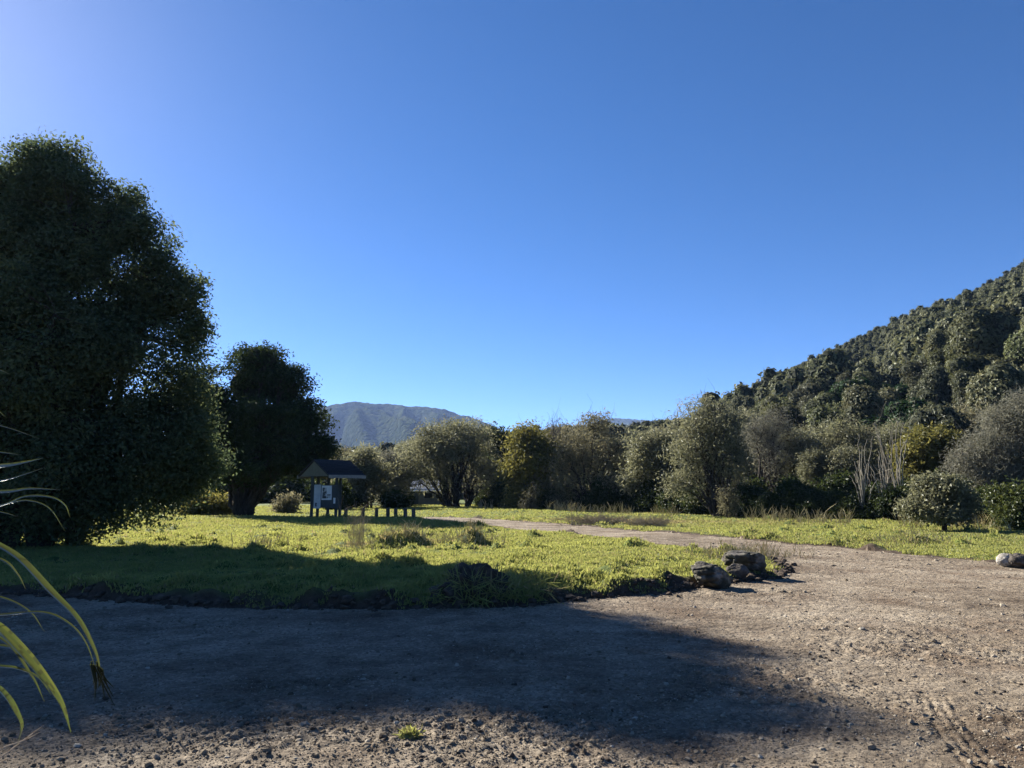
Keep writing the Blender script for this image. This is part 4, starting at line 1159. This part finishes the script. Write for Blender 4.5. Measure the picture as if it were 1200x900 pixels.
def flax_leaf(pts, wpx, depth, tint, mat='flax', seed=0, droop_base=True, split=False):
    rng = np.random.default_rng(seed)
    W = []
    for i, (px, py) in enumerate(pts):
        dz = depth + .02 * i
        x, y, z = at_depth(px, py, dz); W.append((x, y, z))
    W = np.array(W) - flax_base
    b = np.array([rng.normal() * .08, rng.normal() * .08, 0])
    if droop_base:
        first = W[0]
        topz = first[2] + .28 + .1 * rng.random()
        W = np.vstack([b, b * .6 + [first[0] * .22, first[1] * .3, topz * .62], [first[0] * .62, first[1] * .7, topz * .98], W])
    # catmull-rom
    P = np.vstack([2 * W[0] - W[1], W, 2 * W[-1] - W[-2]])
    pth = []
    for i in range(1, len(P) - 2):
        for t in np.linspace(0, 1, 9)[:-1]:
            pth.append(.5 * ((2 * P[i]) + (-P[i - 1] + P[i + 1]) * t + (2 * P[i - 1] - 5 * P[i] + 4 * P[i + 1] - P[i + 2]) * t * t + (-P[i - 1] + 3 * P[i] - 3 * P[i + 1] + P[i + 2]) * t ** 3))
    pth.append(P[-2]); pth = np.array(pth)
    n = len(pth); s = np.linspace(0, 1, n)
    width = .46 * wpx / F_PX * depth * np.clip(.75 + .5 * s, 0, 1) * np.clip((1 - s) * 3.2, .06, 1) ** .8
    T = np.gradient(pth, axis=0); T /= np.linalg.norm(T, axis=1, keepdims=True) + 1e-9
    side = np.cross(T, np.array([.2, -.55, .8])); side /= np.linalg.norm(side, axis=1, keepdims=True) + 1e-9
    nn = np.cross(side, T)
    rows = []
    for q, (o, kz_) in enumerate([(-.5, .16), (-.25, .05), (0, 0), (.25, .05), (.5, .16)]):
        rows.append(pth + side * (o * width)[:, None] + nn * (kz_ * width)[:, None])
    V = np.stack(rows, 1).reshape(-1, 3)
    idx = np.arange(n * 5).reshape(n, 5)
    Fq = np.stack([idx[:-1, :-1], idx[1:, :-1], idx[1:, 1:], idx[:-1, 1:]], -1).reshape(-1, 4)
    fs = np.repeat(s[:-1], 4)
    tn = np.clip(tint + .25 * vnoise(fs * 25, np.tile(np.arange(4), n - 1) * 1.7, seed + 3) - 1.2 * np.clip(fs - .93, 0, 1) * 10 + np.where((np.tile(np.arange(4), n - 1) % 2) == 0, .12, -.12), -1, 1)
    tn = np.clip(tn - 1.1 * (rng.random(len(tn)) < .10 + .12 * (fs > .6)), -1, 1)
    g = Geo().add(V, Fq, tn)
    if split:
        for q in range(7):
            e = pth[-1]; d = T[-1] + rng.normal(size=3) * .35; d[2] -= .3
            L = rng.uniform(.03, .075)
            pp = np.array([[pth[-3] + rng.normal(size=3) * .006, e + d * L * .5, e + d * L]])
            v, f = tubes(pp, np.array([[.003, .003, .001]]), 4); g.add(v, f, -.9)
    return link('leaf', g.mesh('leaf', [M[mat]], True), flax)


FL = [([(-60, 428), (-5, 433), (12, 439)], 7, 3.0, -.3), ([(-70, 488), (0, 499), (46, 514)], 6, 3.1, -.5), ([(-80, 552), (0, 547), (30, 542), (50, 537)], 18, 2.9, .55),
      ([(-70, 575), (0, 564), (35, 554), (54, 547)], 6, 3.1, -.4), ([(-70, 572), (0, 577), (35, 573), (70, 574)], 15, 3.0, .35), ([(-80, 612), (0, 593), (30, 582), (60, 583), (76, 592), (82, 606)], 8, 2.85, .1),
      ([(-60, 607), (10, 590), (35, 587), (58, 596), (76, 622)], 6, 2.87, .0), ([(-90, 615), (-20, 632), (0, 640), (26, 657), (60, 693), (92, 726), (112, 764), (118, 790)], 17, 2.8, .3),
      ([(-90, 716), (-20, 722), (0, 721), (50, 718), (80, 730), (100, 752), (113, 786)], 8, 2.75, .1), ([(-80, 700), (-20, 727), (0, 737), (28, 765), (55, 798), (73, 826), (83, 858)], 24, 2.8, .55),
      ([(-80, 752), (0, 757), (25, 764), (40, 778)], 10, 2.9, .3), ([(-70, 775), (0, 781), (22, 784), (45, 794), (60, 814)], 9, 2.8, .3), ([(-60, 785), (-10, 802), (8, 816), (20, 835), (26, 852), (20, 874)], 13, 2.7, .2)]
FL += [([(-60, 470), (-10, 478), (8, 490)], 6, 3.0, -.2), ([(-60, 640), (0, 655), (20, 672), (30, 690)], 7, 2.95, -.3), ([(-60, 690), (0, 700), (34, 716), (52, 740)], 7, 2.95, -.2), ([(-60, 590), (0, 600), (22, 606)], 6, 3.05, -.4),
       ([(-80, 730), (0, 748), (36, 790), (52, 822)], 9, 2.88, .0), ([(-60, 522), (0, 530), (24, 533)], 8, 3.1, -.1)]
for i, (pts, wpx, dp, tn) in enumerate(FL):
    flax_leaf(pts, wpx, dp, tn - (.75 if i in (7, 8, 10) else .4), seed=100 + i, split=i in (7, 8))
for i, pts in enumerate([[(-40, 915), (0, 888), (30, 866), (52, 849)], [(-40, 900), (0, 878), (28, 868), (46, 858)], [(-50, 905), (-10, 897), (20, 885)]]):
    flax_leaf(pts, 5, 3.0, .2, 'flax_dead', seed=130 + i, droop_base=False)
rng = np.random.default_rng(140)
for i in range(16):       # the rest of the clump, beyond the picture's edge
    an = rng.uniform(1.9, 5.6); R_ = rng.uniform(.5, 1.1); hh = rng.uniform(1.2, 2.0)
    px_ = []
    b = np.array([rng.normal() * .1, rng.normal() * .1, 0])
    ex, ey = math.cos(an), math.sin(an)
    W = np.array([[0, 0, 0], [ex * R_ * .3, ey * R_ * .3, hh * .65], [ex * R_ * .7, ey * R_ * .7, hh], [ex * R_ * 1.1, ey * R_ * 1.1, hh * .8]]) + b
    n = 20; t = np.linspace(0, 1, n)
    P = np.stack([np.interp(t, [0, .4, .75, 1], W[:, c]) for c in range(3)], 1)
    wd_ = .05 * np.clip((1 - t) * 3, .05, 1)
    T = np.gradient(P, axis=0); sd_ = np.cross(T, [ex, ey, .3]); sd_ /= np.linalg.norm(sd_, axis=1, keepdims=True) + 1e-9
    V = np.stack([P - sd_ * wd_[:, None] * .5, P + [0, 0, -.008], P + sd_ * wd_[:, None] * .5], 1).reshape(-1, 3)
    idx = np.arange(n * 3).reshape(n, 3); Fq = np.stack([idx[:-1, :-1], idx[1:, :-1], idx[1:, 1:], idx[:-1, 1:]], -1).reshape(-1, 4)
    link('leaf', mesh_from('leaf', V, Fq, [M['flax']], tint=np.full(len(Fq), rng.uniform(-.4, .4)), smooth=True), flax)

# ------------------------------------------------------------------ air
HZ = 4700.0
hv = box(0, 0, 0, 1, 1, 1)[0]
zlo, zhi = -3.0, 560.0
hv = np.array([[-HZ, -5600, zlo], [HZ, -5600, zlo], [HZ, 5600, zlo], [-HZ, 5600, zlo], [-HZ, -5600, zhi], [HZ, -5600, zhi], [HZ, 5600, zhi], [-HZ, 5600, zhi]], float)
hv[:, 0] *= 5600 / HZ
m, nt, N, Lk = new_mat('air')
pv = N('ShaderNodeVolumePrincipled'); pv.inputs['Color'].default_value = (.36, .54, 1, 1); pv.inputs['Density'].default_value = .000085; pv.inputs['Anisotropy'].default_value = .15
o = N('ShaderNodeOutputMaterial'); Lk(pv.outputs[0], o.inputs['Volume'])
tag(link('haze', mesh_from('haze', hv, BOXF, [m])), 'thin blue haze that veils the far mountains', 'haze', kind='stuff')

# ------------------------------------------------------------------ light, sky, camera
w = bpy.data.worlds.new('World'); scene.world = w; w.use_nodes = True
nt = w.node_tree; nt.nodes.clear()
sk = nt.nodes.new('ShaderNodeTexSky'); sk.sky_type = 'NISHITA'; sk.sun_disc = False
sk.sun_elevation = SUN_EL; sk.sun_rotation = SUN_AZ
sk.altitude = 300; sk.air_density = .5; sk.dust_density = .14; sk.ozone_density = 3.0
bg = nt.nodes.new('ShaderNodeBackground'); bg.inputs['Strength'].default_value = .05
ow = nt.nodes.new('ShaderNodeOutputWorld')
hs = nt.nodes.new('ShaderNodeHueSaturation'); hs.inputs['Saturation'].default_value = 1.28; hs.inputs['Hue'].default_value = .503
nt.links.new(sk.outputs[0], hs.inputs['Color']); nt.links.new(hs.outputs[0], bg.inputs[0]); nt.links.new(bg.outputs[0], ow.inputs[0])

sd = bpy.data.lights.new('sun', 'SUN'); sd.energy = 5.0; sd.angle = math.radians(.5); sd.color = (1, .93, .82)
so = link('sun', sd, loc=(0, 0, 30))
so.rotation_euler = (math.pi / 2 - SUN_EL, 0, math.pi - SUN_AZ)

cam = bpy.data.cameras.new('camera'); cam.sensor_fit = 'HORIZONTAL'; cam.sensor_width = 36; cam.lens = 36 * F_PX / 1200
cam.clip_end = 20000; cam.clip_start = .05
co = link('camera', cam, loc=(0, 0, EYE)); co.rotation_euler = (math.pi / 2 + PITCH, 0, 0)
scene.camera = co

scene.view_settings.view_transform = 'Standard'; scene.view_settings.look = 'None'
scene.view_settings.exposure = 1.85; scene.view_settings.gamma = 1; scene.view_settings.use_curve_mapping = False
scene.render.engine = 'CYCLES'
cy = scene.cycles
cy.use_denoising = True; cy.denoiser = 'OPENIMAGEDENOISE'
cy.max_bounces = 6; cy.diffuse_bounces = 3; cy.glossy_bounces = 2; cy.transmission_bounces = 4; cy.volume_bounces = 0; cy.transparent_max_bounces = 6
cy.caustics_reflective = False; cy.caustics_refractive = False
